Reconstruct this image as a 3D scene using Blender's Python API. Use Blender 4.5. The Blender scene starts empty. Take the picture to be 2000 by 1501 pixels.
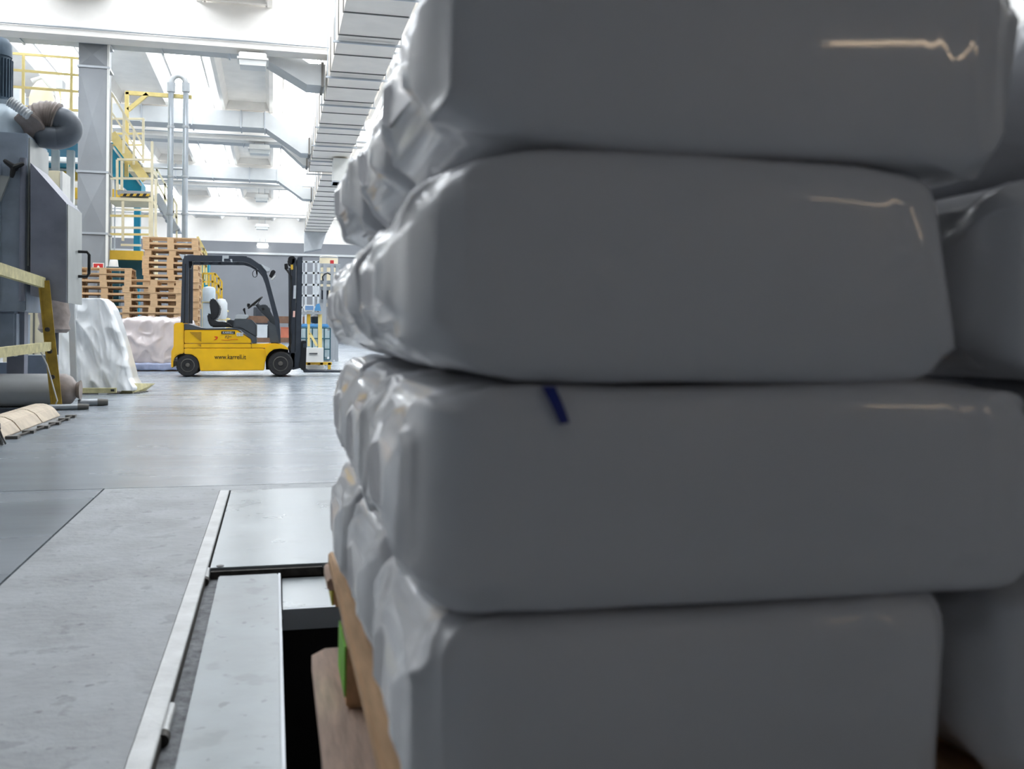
import bpy, bmesh, math, random
from mathutils import Vector, Matrix, noise
random.seed(7)
S = bpy.context.scene
COL = S.collection
# ------------------------------------------------------------------ camera
F, TH, RO, CX, CY, H = 1900., math.radians(13.75), .009, 1000., 654., .76
FW = Vector((math.sin(TH), math.cos(TH), 0)); RI = Vector((math.cos(TH), -math.sin(TH), 0)); UP = Vector((0, 0, 1))
CR = RI*math.cos(RO)+UP*math.sin(RO); CU = UP*math.cos(RO)-RI*math.sin(RO)
cam = bpy.data.objects.new('camera', bpy.data.cameras.new('camera')); COL.objects.link(cam)
cam.matrix_world = Matrix(((CR.x, CU.x, -FW.x, 0), (CR.y, CU.y, -FW.y, 0), (CR.z, CU.z, -FW.z, H), (0, 0, 0, 1)))
cam.data.sensor_width = 36; cam.data.lens = F/2000*36; cam.data.shift_y = -(750.5-CY)/2000
cam.data.clip_start = .02; cam.data.clip_end = 300
cam.data.dof.use_dof = True; cam.data.dof.focus_distance = 17.5; cam.data.dof.aperture_fstop = 6.3
S.camera = cam
# ------------------------------------------------------------------ light and exposure
W = bpy.data.worlds.new('world'); S.world = W; W.use_nodes = True
W.node_tree.nodes['Background'].inputs[0].default_value = (.82, .9, 1, 1)
W.node_tree.nodes['Background'].inputs[1].default_value = 1.0
SKY = 9.0          # brightness of the daylight coming through the skylight panes
S.view_settings.view_transform = 'Standard'; S.view_settings.look = 'None'
S.view_settings.gamma = 1; S.view_settings.use_curve_mapping = False
S.view_settings.exposure = 0.12
# ------------------------------------------------------------------ helpers
def ray(px, py): return FW+CR*((px-CX)/F)+CU*((CY-py)/F)
def P(px, py, Y):                        # the point at depth Y seen in that direction
    d = ray(px, py); return d*(Y/d.y)+Vector((0, 0, H))
def PZ(px, py, z=0):
    d = ray(px, py); return d*((z-H)/d.z)+Vector((0, 0, H))
def lin(c):
    return tuple((v/12.92 if v <= .04045 else ((v+.055)/1.055)**2.4) for v in (x/255 for x in c))
MATS = {}
def mat(name, rgb, rough=.5, metal=0., var=.08, scale=6., bump=0., bscale=20., emit=0., coat=0., trans=0., stretch=(1, 1, 1), alpha=1., rvar=0., spec=.5, spots=None):
    m = bpy.data.materials.new(name); m.use_nodes = True; MATS[name] = m
    nt = m.node_tree; N = nt.nodes; L = nt.links; b = N['Principled BSDF']
    c = lin(rgb)
    b.inputs['Roughness'].default_value = rough; b.inputs['Metallic'].default_value = metal
    b.inputs['Coat Weight'].default_value = coat; b.inputs['Coat Roughness'].default_value = .05
    b.inputs['Transmission Weight'].default_value = trans; b.inputs['Alpha'].default_value = alpha
    b.inputs['Specular IOR Level'].default_value = spec
    tc = N.new('ShaderNodeTexCoord'); mp = N.new('ShaderNodeMapping'); mp.inputs['Scale'].default_value = stretch
    L.new(tc.outputs['Object'], mp.inputs[0])
    nz = N.new('ShaderNodeTexNoise'); nz.inputs['Scale'].default_value = scale; nz.inputs['Detail'].default_value = 6
    L.new(mp.outputs[0], nz.inputs[0])
    rp = N.new('ShaderNodeValToRGB')
    rp.color_ramp.elements[0].position = .3; rp.color_ramp.elements[1].position = .7
    rp.color_ramp.elements[0].color = tuple(max(0, v*(1-var)) for v in c)+(1,)
    rp.color_ramp.elements[1].color = tuple(min(1, v*(1+var)) for v in c)+(1,)
    L.new(nz.outputs[0], rp.inputs[0]); L.new(rp.outputs[0], b.inputs['Base Color'])
    if spots:                       # small dark flecks and scuffs of dirt
        for sc, lo, st in spots:
            n3 = N.new('ShaderNodeTexNoise'); n3.inputs['Scale'].default_value = sc; n3.inputs['Detail'].default_value = 3
            L.new(mp.outputs[0], n3.inputs[0])
            m3 = N.new('ShaderNodeMapRange'); m3.inputs[1].default_value = lo; m3.inputs[2].default_value = lo+.05; m3.inputs[4].default_value = st
            L.new(n3.outputs[0], m3.inputs[0])
            mx = N.new('ShaderNodeMix'); mx.data_type = 'RGBA'; mx.inputs['B'].default_value = tuple(v*.25 for v in c)+(1,)
            L.new(m3.outputs[0], mx.inputs['Factor']); L.new(b.inputs['Base Color'].links[0].from_socket, mx.inputs['A'])
            L.new(mx.outputs['Result'], b.inputs['Base Color'])
    if rvar:
        mr = N.new('ShaderNodeMapRange'); mr.inputs[3].default_value = max(.02, rough-rvar); mr.inputs[4].default_value = rough+rvar
        L.new(nz.outputs[0], mr.inputs[0]); L.new(mr.outputs[0], b.inputs['Roughness'])
    if bump:
        n2 = N.new('ShaderNodeTexNoise'); n2.inputs['Scale'].default_value = bscale; n2.inputs['Detail'].default_value = 4
        L.new(mp.outputs[0], n2.inputs[0])
        bp = N.new('ShaderNodeBump'); bp.inputs['Strength'].default_value = bump; bp.inputs['Distance'].default_value = .02
        L.new(n2.outputs[0], bp.inputs['Height']); L.new(bp.outputs[0], b.inputs['Normal'])
    if emit:
        b.inputs['Emission Color'].default_value = c+(1,); b.inputs['Emission Strength'].default_value = emit
    return m
mat('polished', (132, 140, 148), .27, 0, .12, 1.2, .12, 5, rvar=.07, stretch=(.35, 1.6, 1), spots=((9, .70, .45), (2.2, .62, .12)))
mat('slab', (150, 155, 159), .5, 0, .22, 4.5, .25, 30, rvar=.1, spots=((30, .66, .6), (9, .62, .35), (3, .55, .16)))
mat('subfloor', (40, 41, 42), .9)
mat('pit', (16, 14, 12), .95)  # near-black base colour stands in for the darkness inside the pit
mat('plate', (146, 153, 156), .3, .4, .12, 4, .08, 6, rvar=.1, spots=((34, .72, .5), (6, .64, .12)))
mat('plate_dull', (128, 135, 138), .34, .35, .16, 6, .1, 8, rvar=.12, spots=((26, .66, .5), (7, .6, .25)))
mat('strip', (188, 190, 190), .45, .3, .14, 9, .2, 40)
mat('groove', (150, 153, 156), .8, 0, .35, 30, .4, 60)
mat('rust', (70, 66, 62), .7, .4, .3, 30, .3, 60)
mat('concrete_white', (236, 233, 228), .8, 0, .04, 2)
mat('wall_white', (226, 224, 220), .85, 0, .04, 1)
mat('wall_grey', (122, 125, 130), .8, 0, .05, .6)
mat('wall_dark', (112, 112, 114), .9, 0, .1, 1)
mat('pane', (244, 249, 255), .5, 0, 0, 1, emit=SKY)
mat('galv', (178, 183, 188), .38, .35, .07, 2.5)
mat('galv_light', (247, 239, 229), .5, 0, .05, 1.5)
mat('seam', (112, 110, 106), .6, .1)
mat('duct_dark', (142, 146, 150), .45, .2, .08, 1.5)
mat('duct_grey', (186, 189, 190), .5, .1, .06, 2)
mat('pipe', (186, 194, 202), .25, .5, .06, 4)
mat('white_paint', (226, 226, 222), .5, 0, .04, 5)
mat('cream', (238, 228, 196), .5, 0, .07, 6)
mat('yellow', (222, 180, 60), .42, 0, .06, 5)
mat('yellow_pale', (230, 210, 140), .5, 0, .08, 6)
mat('fork_yellow', (240, 188, 18), .36, 0, .07, 4, coat=.25)
mat('fork_yellow_dark', (170, 128, 20), .5, 0, .1, 40)
mat('hazard_black', (30, 30, 30), .5)
mat('teal', (14, 138, 170), .5, 0, .08, 4)
mat('teal_dark', (20, 78, 92), .5, 0, .1, 4)
mat('navy', (44, 66, 92), .5, 0, .1, 4)
mat('machine', (158, 170, 184), .45, .2, .16, 5, .05, 12, rvar=.08)
mat('machine_dark', (136, 140, 154), .42, .2, .18, 4, .05, 10)
mat('machine_lit_and_label', (176, 180, 178), .4, .2, .08, 4)  # paler machine tone: light on its right faces put into colour; also label
mat('dome', (186, 200, 210), .4, .15, .08, 5)
mat('motor', (98, 116, 132), .45, .2, .1, 8)
mat('hose_brown', (146, 134, 128), .45, 0, .2, 14)
mat('hose_dark', (108, 115, 124), .4, 0, .15, 8)
mat('hose_white', (206, 210, 212), .5, 0, .06, 8)
mat('black', (24, 25, 27), .45, 0, .1, 10)
mat('rubber', (40, 40, 42), .8, 0, .2, 30, .3, 50)
mat('dark_metal', (68, 74, 83), .38, .35, .12, 6)
mat('grey_plastic', (70, 75, 80), .5, 0, .08, 8)
mat('seat', (34, 36, 40), .6, 0, .12, 10, .1, 40)
mat('rim', (96, 93, 88), .6, .2, .25, 16)
mat('worn_yellow', (196, 188, 142), .6, 0, .22, 14, .1, 40)
mat('worn_ochre', (176, 146, 56), .65, 0, .3, 9, .1, 30)
mat('beige', (206, 192, 172), .75, 0, .14, 10, .2, 30)
mat('wood', (200, 168, 130), .75, 0, .16, 7, .1, 30, stretch=(1, 6, 6))
mat('wood_dark', (168, 130, 95), .8, 0, .18, 7, .1, 30, stretch=(1, 6, 6))
mat('wood_orange', (206, 122, 72), .8, 0, .12, 7)
mat('wood_near', (206, 180, 162), .8, 0, .20, 14, .15, 40, stretch=(5, .7, 5))
mat('wood_edge', (210, 172, 132), .8, 0, .16, 14, .1, 40, stretch=(5, .7, 5))
mat('green', (110, 190, 30), .6, 0, .25, 30)
mat('lime', (190, 180, 40), .6, 0, .2, 20)
mat('bag', (214, 215, 219), .42, 0, .03, 3, .22, 7, coat=.6, rvar=.06)
mat('tape', (16, 40, 130), .5)
mat('film_white', (226, 229, 230), .3, 0, .05, 4, .15, 10, coat=.4)
mat('film_clear', (212, 202, 202), .18, 0, .10, 2.2, .2, 6, coat=.6)
mat('film_blue', (150, 160, 190), .25, 0, .2, 6, .2, 10, coat=.5)
mat('red', (196, 50, 52), .5)
mat('orange_red', (214, 70, 20), .5)
mat('pink', (236, 190, 178), .5)
mat('brown', (112, 84, 66), .7, 0, .2, 5)
mat('brick_red', (186, 108, 84), .7, 0, .15, 5)
mat('ibc', (190, 208, 212), .35, 0, .06, 5)
mat('blue_lid', (86, 150, 200), .4, 0, .06, 5)
mat('screen', (116, 150, 190), .3)
mat('lens', (214, 216, 214), .4, 0, .02, 4)
mat('lamp_lit', (255, 255, 252), .4, 0, 0, 1, emit=6)
mat('tube_lit', (255, 226, 190), .4, 0, 0, 1, emit=14)
mat('tank_cream', (232, 220, 190), .5, 0, .06, 5)
mat('grey_white', (200, 206, 210), .45, .1, .06, 5)

class MB:
    def __init__(s): s.v = []; s.f = []
    def add(s, vs, fs):
        n = len(s.v); s.v += [tuple(v) for v in vs]; s.f += [tuple(i+n for i in f) for f in fs]; return s
    def box(s, x0, x1, y0, y1, z0, z1):
        return s.add([(x, y, z) for z in (z0, z1) for y in (y0, y1) for x in (x0, x1)],
                     [(0, 2, 3, 1), (4, 5, 7, 6), (0, 1, 5, 4), (1, 3, 7, 5), (3, 2, 6, 7), (2, 0, 4, 6)])
    def prism(s, poly, y0, y1):          # polygon in x, z pushed along y
        n = len(poly)
        a = sum(poly[i][0]*poly[(i+1) % n][1]-poly[(i+1) % n][0]*poly[i][1] for i in range(n))
        if a < 0: poly = poly[::-1]
        return s.add([(x, y0, z) for x, z in poly]+[(x, y1, z) for x, z in poly],
                     [tuple(range(n)), tuple(range(2*n-1, n-1, -1))]+[(i, i+n, (i+1) % n+n, (i+1) % n) for i in range(n)])
    def bar(s, p, q, w, h=None, up=Vector((0, 0, 1))):   # rectangular bar between two points
        p = Vector(p); q = Vector(q); h = h or w; d = (q-p).normalized()
        if abs(d.dot(up)) > .99: up = Vector((0, 1, 0))
        a = d.cross(up).normalized(); b = a.cross(d)
        vs = [c+a*(i*w/2)+b*(j*h/2) for c in (p, q) for i, j in ((-1, -1), (1, -1), (1, 1), (-1, 1))]
        return s.add(vs, [(0, 3, 2, 1), (4, 5, 6, 7), (0, 1, 5, 4), (1, 2, 6, 5), (2, 3, 7, 6), (3, 0, 4, 7)])
    def tube(s, pts, r, n=10, caps=True):
        pts = [Vector(p) for p in pts]; rs = r if isinstance(r, (list, tuple)) else [r]*len(pts)
        d0 = (pts[1]-pts[0]).normalized(); a = d0.orthogonal().normalized(); base = len(s.v); vs = []
        for i, p in enumerate(pts):
            d = (pts[min(i+1, len(pts)-1)]-pts[max(i-1, 0)]).normalized()
            a = (a-d*a.dot(d)).normalized(); b = d.cross(a)
            vs += [p+(a*math.cos(2*math.pi*k/n)+b*math.sin(2*math.pi*k/n))*rs[i] for k in range(n)]
        fs = [(i*n+k, i*n+(k+1) % n, (i+1)*n+(k+1) % n, (i+1)*n+k) for i in range(len(pts)-1) for k in range(n)]
        if caps: fs += [tuple(range(n-1, -1, -1)), tuple((len(pts)-1)*n+k for k in range(n))]
        return s.add(vs, fs)
    def lathe(s, prof, c, axis='z', n=28):      # prof: (radius, height) along the axis through c
        c = Vector(c); vs = []
        for r, h in prof:
            for k in range(n):
                u, w = r*math.cos(2*math.pi*k/n), r*math.sin(2*math.pi*k/n)
                vs.append(c+(Vector((u, w, h)) if axis == 'z' else Vector((u, h, -w)) if axis == 'y' else Vector((h, u, w))))
        m = len(prof)
        fs = [(i*n+k, i*n+(k+1) % n, (i+1)*n+(k+1) % n, (i+1)*n+k) for i in range(m-1) for k in range(n)]
        return s.add(vs, fs+[tuple(range(n-1, -1, -1)), tuple((m-1)*n+k for k in range(n))])
    def build(s, name, m, parent=None, smooth=False, bevel=0):
        o0 = Vector(parent.location) if parent else Vector((0, 0, 0))
        if parent and parent.parent: o0 = o0+Vector(parent.parent.location)
        me = bpy.data.meshes.new(name); me.from_pydata([tuple(Vector(v)-o0) for v in s.v], [], s.f); me.update()
        bm = bmesh.new(); bm.from_mesh(me); bmesh.ops.recalc_face_normals(bm, faces=bm.faces)
        if bevel: bmesh.ops.bevel(bm, geom=bm.edges[:], offset=bevel, segments=2, affect='EDGES', clamp_overlap=True)
        bm.to_mesh(me); bm.free()
        if smooth:
            me.shade_smooth()
            if smooth != 2: me.set_sharp_from_angle(angle=math.radians(40))
        o = bpy.data.objects.new(name, me); COL.objects.link(o); me.materials.append(MATS[m] if isinstance(m, str) else m)
        if parent: o.parent = parent
        return o
def tag(o, label, cat, group=None, kind=None):
    o['label'] = label; o['category'] = cat
    if group: o['group'] = group
    if kind: o['kind'] = kind
    return o
def thing(name, label, cat, loc=(0, 0, 0), group=None, kind=None):
    o = bpy.data.objects.new(name, None); COL.objects.link(o); o.location = loc; o.empty_display_size = .1
    return tag(o, label, cat, group, kind)
def copy_tree(o, parent=None):
    c = o.copy(); COL.objects.link(c)
    if parent: c.parent = parent
    for ch in [k for k in S.objects if k.parent == o]: copy_tree(ch, c)
    return c
def text(body, name, m, parent, x, y, z, size, width=None, shear=0, thick=.002):
    cu = bpy.data.curves.new('lettering', 'FONT'); cu.body = body; cu.size = size; cu.shear = shear; cu.extrude = thick; cu.resolution_u = 3
    t = bpy.data.objects.new('lettering', cu); COL.objects.link(t)
    dg = bpy.context.evaluated_depsgraph_get(); dg.update()
    me = bpy.data.meshes.new_from_object(t.evaluated_get(dg)); bpy.data.objects.remove(t); me.name = name
    xs = [v.co.x for v in me.vertices]; w = max(xs)-min(xs); k = (width/w) if width else 1
    o0 = Vector(parent.location) if parent else Vector()
    for v in me.vertices:
        a = v.co.copy(); v.co = Vector((x+(a.x-min(xs))*k, y-a.z, z+a.y))-o0
    me.materials.clear(); me.materials.append(MATS[m])
    o = bpy.data.objects.new(name, me); COL.objects.link(o); o.parent = parent
    return o
ORD = ['', 'first', 'second', 'third', 'fourth', 'fifth', 'sixth', 'seventh', 'eighth', 'ninth', 'tenth', 'eleventh', 'twelfth',
       'thirteenth', 'fourteenth', 'fifteenth', 'sixteenth', 'seventeenth', 'eighteenth', 'nineteenth', 'twentieth']
def struct(o, label, cat): return tag(o, label, cat, kind='structure')

# ================================================================== the hall
XL, XR, YN, YF = -14., 13., -2.2, 72.
JX, JY = -.79, 5.03            # joints of the pale slab
PX0, PX1, PYF = -.247, 1.35, 4.87
f = MB()
f.box(XL, JX-.004, YN, JY, -.2, 0).box(XL, XR, JY+.008, YF, -.2, 0).box(PX1, XR, YN, JY, -.2, 0)
floor = struct(f.build('floor', 'polished'), 'grey polished concrete floor of the hall with slab joints', 'floor')
MB().box(JX+.004, PX0, YN, JY, -.2, 0).build('slab', 'slab', floor)
MB().box(PX0, PX1, PYF+.006, JY, -.2, 0).build('slab', 'slab', floor)
MB().box(XL, PX0, YN, JY+.01, -.3, -.2).build('slab_bed', 'subfloor', floor)
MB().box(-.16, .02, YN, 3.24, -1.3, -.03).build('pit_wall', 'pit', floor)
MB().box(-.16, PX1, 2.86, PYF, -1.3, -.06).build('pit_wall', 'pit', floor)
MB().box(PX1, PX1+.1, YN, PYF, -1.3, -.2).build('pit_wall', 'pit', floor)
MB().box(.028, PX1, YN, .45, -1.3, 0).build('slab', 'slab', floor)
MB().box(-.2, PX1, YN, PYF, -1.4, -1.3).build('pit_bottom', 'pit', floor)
MB().box(PX0+.045, -.16, YN, 3.26, -.3, -.028).build('channel_bed', 'groove', floor)
wl = struct(MB().box(XL-.2, XL, YN, YF, 0, 9.3).build('wall_left', 'wall_white'), 'white painted left wall of the hall', 'wall')
wr = struct(MB().box(XR, XR+.2, YN, YF, 0, 9.3).build('wall_right', 'wall_white'), 'white painted right wall of the hall', 'wall')
wb = struct(MB().box(XL, XR, YF, YF+.2, 0, 7.25).build('wall_back', 'wall_grey'), 'grey painted far wall at the end of the hall', 'wall')
MB().box(XL, XR, YF-.02, YF+.2, 7.25, 9.3).build('upper_band', 'wall_white', wb)
MB().box(XL, XR, YF-.1, YF, 6.35, 6.5).build('rail_strip', 'duct_grey', wb)
wf = struct(MB().box(XL, XR, YN-.2, YN, 0, 9.3).build('wall_front_added', 'wall_dark'), 'unseen dark wall added behind the viewpoint to dim the bag fronts', 'wall')  # unseen wall, added close and dark so the bag fronts stay dim
lw = thing('wall_lamp', 'warm tube lamp on the dark wall behind the viewpoint', 'lamp', (2.9, YN, 2.1))
MB().box(2.3, 3.7, YN, YN+.05, 2.06, 2.16).build('lamp_base', 'white_paint', lw)
MB().tube([(2.35, YN+.08, 2.11), (3.65, YN+.08, 2.11)], .019, 12).build('lamp_tube', 'tube_lit', lw)
for x in (2.33, 3.65): MB().box(x, x+.02, YN+.04, YN+.11, 2.08, 2.14).build('lamp_holder', 'white_paint', lw)
# roof: deep white beams, ribbed roof elements between them and skylight panes
BY0, BSP = 24.4, 11.6
ceiling = struct(MB().box(XL, XR, YN, YF, 9.3, 9.45).build('ceiling', 'concrete_white'), 'white precast concrete roof with deep beams and skylights', 'ceiling')
beam0 = None
for k in range(-2, 4):
    y = BY0+BSP*k
    m = MB().box(XL, XR, y, y+.32, 7.74, 8.66)
    o = m.build('beam', 'concrete_white', ceiling)
    MB().box(XL, XR, y-.12, y+.44, 7.6, 7.74).build('beam_flange', 'concrete_white', o)
    if k >= 0:
        MB().tube([(XL, y-.16, 7.76), (XR, y-.16, 7.76)], .025, 8).build('conduit', 'galv', o)
PER = 3.5
def roof_element(x, y0, y1):
    # trough with sloping ribs, closed by a diaphragm at each end
    m = MB(); w = PER-1.02; pr = [(0, 8.98), (.05, 8.98), (.36, 8.66), (.48, 8.66), (.6, 8.98), (w-.6, 8.98), (w-.48, 8.66), (w-.36, 8.66), (w-.05, 8.98), (w, 8.98), (w, 9.06), (0, 9.06)]
    m.prism([(x+a, z) for a, z in pr], y0, y1)
    m.box(x+.5, x+w-.5, y0, y0+.12, 8.7, 8.98); m.box(x+.5, x+w-.5, y1-.12, y1, 8.7, 8.98)
    return m.build('roof_element', 'concrete_white', ceiling)
for k in range(-3, 4):
    y0 = BY0+BSP*k+.33; y1 = BY0+BSP*(k+1)
    y0 = max(y0, YN); y1 = min(y1, YF)
    if y1-y0 < 1: continue
    for j in range(-3, 4):
        xs = .27+PER*j
        roof_element(xs+1.01, y0, y1)
        if k >= -2:
            ya = max(y0+.1, 7.4)  # unseen near panes start here, set by the foreground brightness wanted
            MB().box(xs, xs+1.01, ya, y1-.1, 9.05, 9.09).build('skylight', 'pane', ceiling)
            if ya > y0+.2: MB().box(xs, xs+1.01, y0, ya, 9.05, 9.09).build('roof_element', 'concrete_white', ceiling)  # added closed panel instead of a pane, dims the foreground
        else:
            MB().box(xs, xs+1.01, y0, y1, 9.05, 9.09).build('roof_element', 'concrete_white', ceiling)  # nearest bays closed out of view to hold back light on the bags

# ================================================================== main and branch ducts
DX0, DX1, DZ0, DZ1 = 1.24, 2.5, 6.9, 7.68
md = thing('air_duct', 'large light grey square main air duct running under the roof above the bags', 'duct', (DX0, 8, DZ0))
ys = [7.2+1.45*i for i in range(22)]
for a, b in zip(ys[:-1], ys[1:]):
    MB().box(DX0, DX1, a+.02, b-.02, DZ0, DZ1).build('duct_section', 'galv_light', md)
    MB().box(DX0-.02, DX1+.02, b-.02, b+.02, DZ0-.018, DZ1+.02).build('flange', 'seam', md)
for i, y in enumerate(ys[1::2]):
    for x in (DX0-.06, DX1+.06):
        MB().tube([(x, y+.3, DZ0-.05), (x, y+.3, 9.0)], .014, 6).build('hanger_rod', 'galv', md)
    MB().box(DX0-.1, DX1+.1, y+.27, y+.33, DZ0-.085, DZ0-.045).build('hanger_bar', 'galv', md)
md2 = thing('air_duct', 'far light grey duct continuing towards the grey end wall', 'duct', (1.75, 38, 6.9))
ys2 = [38.2+1.55*i for i in range(15)]
for a, b in zip(ys2[:-1], ys2[1:]):
    MB().box(1.75, 3.05, a+.02, b-.02, 6.9, 7.5).build('duct_section', 'galv_light', md2)
    MB().box(1.72, 3.08, b-.02, b+.02, 6.87, 7.53).build('flange', 'seam', md2)
for y in ys2[1::2]: MB().tube([(1.69, y, 6.86), (1.69, y, 9.0)], .014, 6).build('hanger_rod', 'galv', md2)
MB().prism([(1.75, 6.9), (3.05, 6.9), (2.75, 5.9), (1.75, 5.7)], 60.2, 61.4).build('drop_piece', 'galv', md2)
dd = thing('air_duct', 'pale green-grey box duct dropping beside the main duct', 'duct', (2.0, 34, 6.6))
MB().box(1.95, 2.6, 34.2, 35.0, 6.0, 6.84).build('drop_box', 'white_paint', dd)
MB().box(1.92, 2.63, 34.17, 35.03, 6.0, 6.05).build('flange', 'galv', dd)
def branch(label, y0, y1, xe, zb=7.77, zt=8.3, ze=6.98, xa=-.1, xb=.78, xl=XL+.06, m='duct_grey', extra=()):
    t = thing('branch_duct', label, 'duct', (0, y0, zb)); yc0, yc1 = y0, y1
    dz = zt-zb; prof = lambda x: [(x, yc0, zb), (x, yc1, zb), (x, yc1, zt), (x, yc0, zt)]
    xs = [x for x in extra]
    seams = [xl+1.6*i for i in range(int((xa-xl)/1.6)+1)]+[xa]
    for a, b in zip(seams[:-1], seams[1:]):
        MB().box(a, b-.03, yc0, yc1, zb, zt).build('duct_section', m, t)
        MB().box(b-.035, b+.005, yc0-.03, yc1+.03, zb-.04, zt+.03).build('flange', 'galv', t)
    poly = [(xa, zb), (xb, ze), (xe, ze), (xe, ze+dz*.95), (xb+.05, ze+dz*.95), (xa+.12, zt), (xa, zt)]
    MB().prism(poly, yc0, yc1).build('offset_bend', m, t)
    MB().box(xe-.1, xe-.04, yc0-.04, yc1+.04, ze-.04, ze+dz*.95+.04).build('collar', 'seam', t)
    return t
bA = branch('grey transverse duct behind the nearest white beam', 24.95, 25.8, 1.2, 7.74, 8.3, 7.0, -.6, .75)
branch('grey transverse duct in front of the second white beam', 34.4, 35.3, 1.2, xa=-.35, xb=.85)
branch('thin grey transverse duct behind the second white beam', 36.9, 37.6, 1.2, 7.7, 8.1, 6.98, .2, 1.0)
branch('pale transverse duct in front of the third white beam', 46.1, 46.9, 1.7, xa=.1, xb=1.25)
# vertical duct dropping from the first branch
VX0, VX1 = P(152, 300, 25.0).x, P(208, 300, 25.0).x
vd = thing('vertical_duct', 'tall grey sheet metal duct with cross-broken panels standing behind the pallets', 'duct', (VX0, 25.0, 0))
zs = [0.0, P(180, 455, 25).z, P(180, 335, 25).z, P(180, 130, 25).z, 7.66]
for a, b in zip(zs[:-1], zs[1:]):
    m = MB(); zc = (a+b)/2; xc = (VX0+VX1)/2; y0 = 25.0; y1 = 25.6
    m.add([(VX0, y0, a), (VX1, y0, a), (VX1, y0, b), (VX0, y0, b), (xc, y0-.055, zc), (VX0, y1, a), (VX1, y1, a), (VX1, y1, b), (VX0, y1, b)],
          [(0, 1, 4), (1, 2, 4), (2, 3, 4), (3, 0, 4), (1, 6, 7, 2), (6, 5, 8, 7), (5, 0, 3, 8), (0, 5, 6, 1), (3, 2, 7, 8)])
    m.build('duct_section', 'duct_dark', vd)
    MB().box(VX0-.03, VX1+.05, y0-.04, y1+.03, b-.03, b+.02).build('flange', 'galv', vd)
MB().box(VX1, VX1+.05, 24.97, 25.05, 0, 7.7).build('corner_angle', 'white_paint', vd)
# light fittings hung from the roof
def fitting(px, py, Y, wpx, label, lit=False):
    c = P(px, py, Y); w = (P(px+wpx, py, Y)-P(px-wpx, py, Y)).x/2; d = .25; h = .16
    t = thing('light_fitting', label, 'light', c, 'box lights hung under the roof')
    MB().box(c.x-w, c.x+w, c.y-d, c.y+d, c.z+.02, c.z+h).build('housing', 'white_paint', t, bevel=.02)
    MB().box(c.x-w-.04, c.x+w+.04, c.y-d-.04, c.y+d+.04, c.z-.02, c.z+.03).build('rim', 'white_paint', t)
    MB().prism([(c.x-w, c.z-.02), (c.x+w, c.z-.02), (c.x+w*.93, c.z-.16), (c.x-w*.93, c.z-.16)], c.y-d, c.y+d).build('diffuser', 'lamp_lit' if lit else 'lens', t)
    if Y > 65: MB().box(c.x-.04, c.x+.04, c.y+d-.02, YF-.002, c.z+.03, c.z+.1).build('wall_arm', 'galv', t)
    for sx in (-.5, .5): MB().tube([(c.x+w*sx, c.y, c.z+h), (c.x+w*sx, c.y, 7.6 if Y < 65 else c.z+h+.3)], .012, 6).build('suspension_rod', 'galv', t)
fitting(494, 120, 24.5, 27, 'largest box light fitting, hanging below the nearest beam')
fitting(507, 293, 36.15, 20, 'grey box light fitting hanging below the second beam')
fitting(511, 387, 47.75, 12, 'small box light fitting below the third beam')
fitting(512, 443, 59.3, 12, 'small pale box light fitting just above the grey end wall')
fitting(513, 479, 71.6, 11, 'bright lit box light fitting against the grey end wall', True)

# ================================================================== pit covers in the floor
s = thing('edge_strip', 'long pale worn steel edge strip along the floor pit', 'strip', (PX0, 1, 0))
MB().box(PX0+.002, PX0+.045, YN+.05, PYF-.01, -.1, .004).build('flat_bar', 'strip', s, bevel=.002)
MB().box(PX0+.043, PX0+.047, YN+.05, PYF-.01, -.1, -.004).build('edge_angle', 'rust', s)
pf = tag(MB().box(-.193, PX1-.02, 3.262, PYF-.012, -.012, .004).build('cover_plate', 'plate', bevel=.002), 'square smooth steel cover plate over the far end of the pit', 'plate')
ft = MB().box(-.19, .16, 3.24, 3.262, -.03, -.004).build('front_lip', 'rust', pf)
c = PZ(430, 1105, .004)
MB().lathe([(.012, 0), (.012, .002)], (c.x, c.y, .004), n=14).build('screw_hole', 'black', pf)
pn = tag(MB().box(-.163, .02, YN+.1, 3.2, -.03, -.008).build('cover_plate', 'plate_dull', bevel=.003), 'long narrow steel cover plate beside the open pit', 'plate')
MB().box(.02, .027, YN+.1, 3.2, -.16, -.008).build('folded_edge', 'galv', pn)
ps = tag(MB().box(.032, PX1-.02, 2.87, 3.22, -.045, -.03).build('cover_plate', 'plate', bevel=.002), 'small bright steel ledge plate at the end of the open pit', 'plate')
MB().box(.032, PX1-.02, 2.855, 2.87, -.09, -.03).build('front_edge', 'galv', ps)
for px, py, L_, lab in ((402, 1128, .1, 'short steel hinge pin at the far end of the floor groove'), (322, 1425, .12, 'nearest steel hinge pin lying in the floor groove')):
    c = PZ(px, py, -.012)
    t = thing('hinge_pin', lab, 'pin', (c.x, c.y, -.012), 'hinge pins in the floor groove')
    MB().tube([(c.x, c.y-.02, -.012), (c.x, c.y+L_, -.012)], .010, 12).build('pin_shaft', 'strip', t, True)
    MB().tube([(c.x, c.y-.05, -.014), (c.x, c.y-.02, -.014)], .013, 12).build('pin_head', 'rust', t, True)

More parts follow.
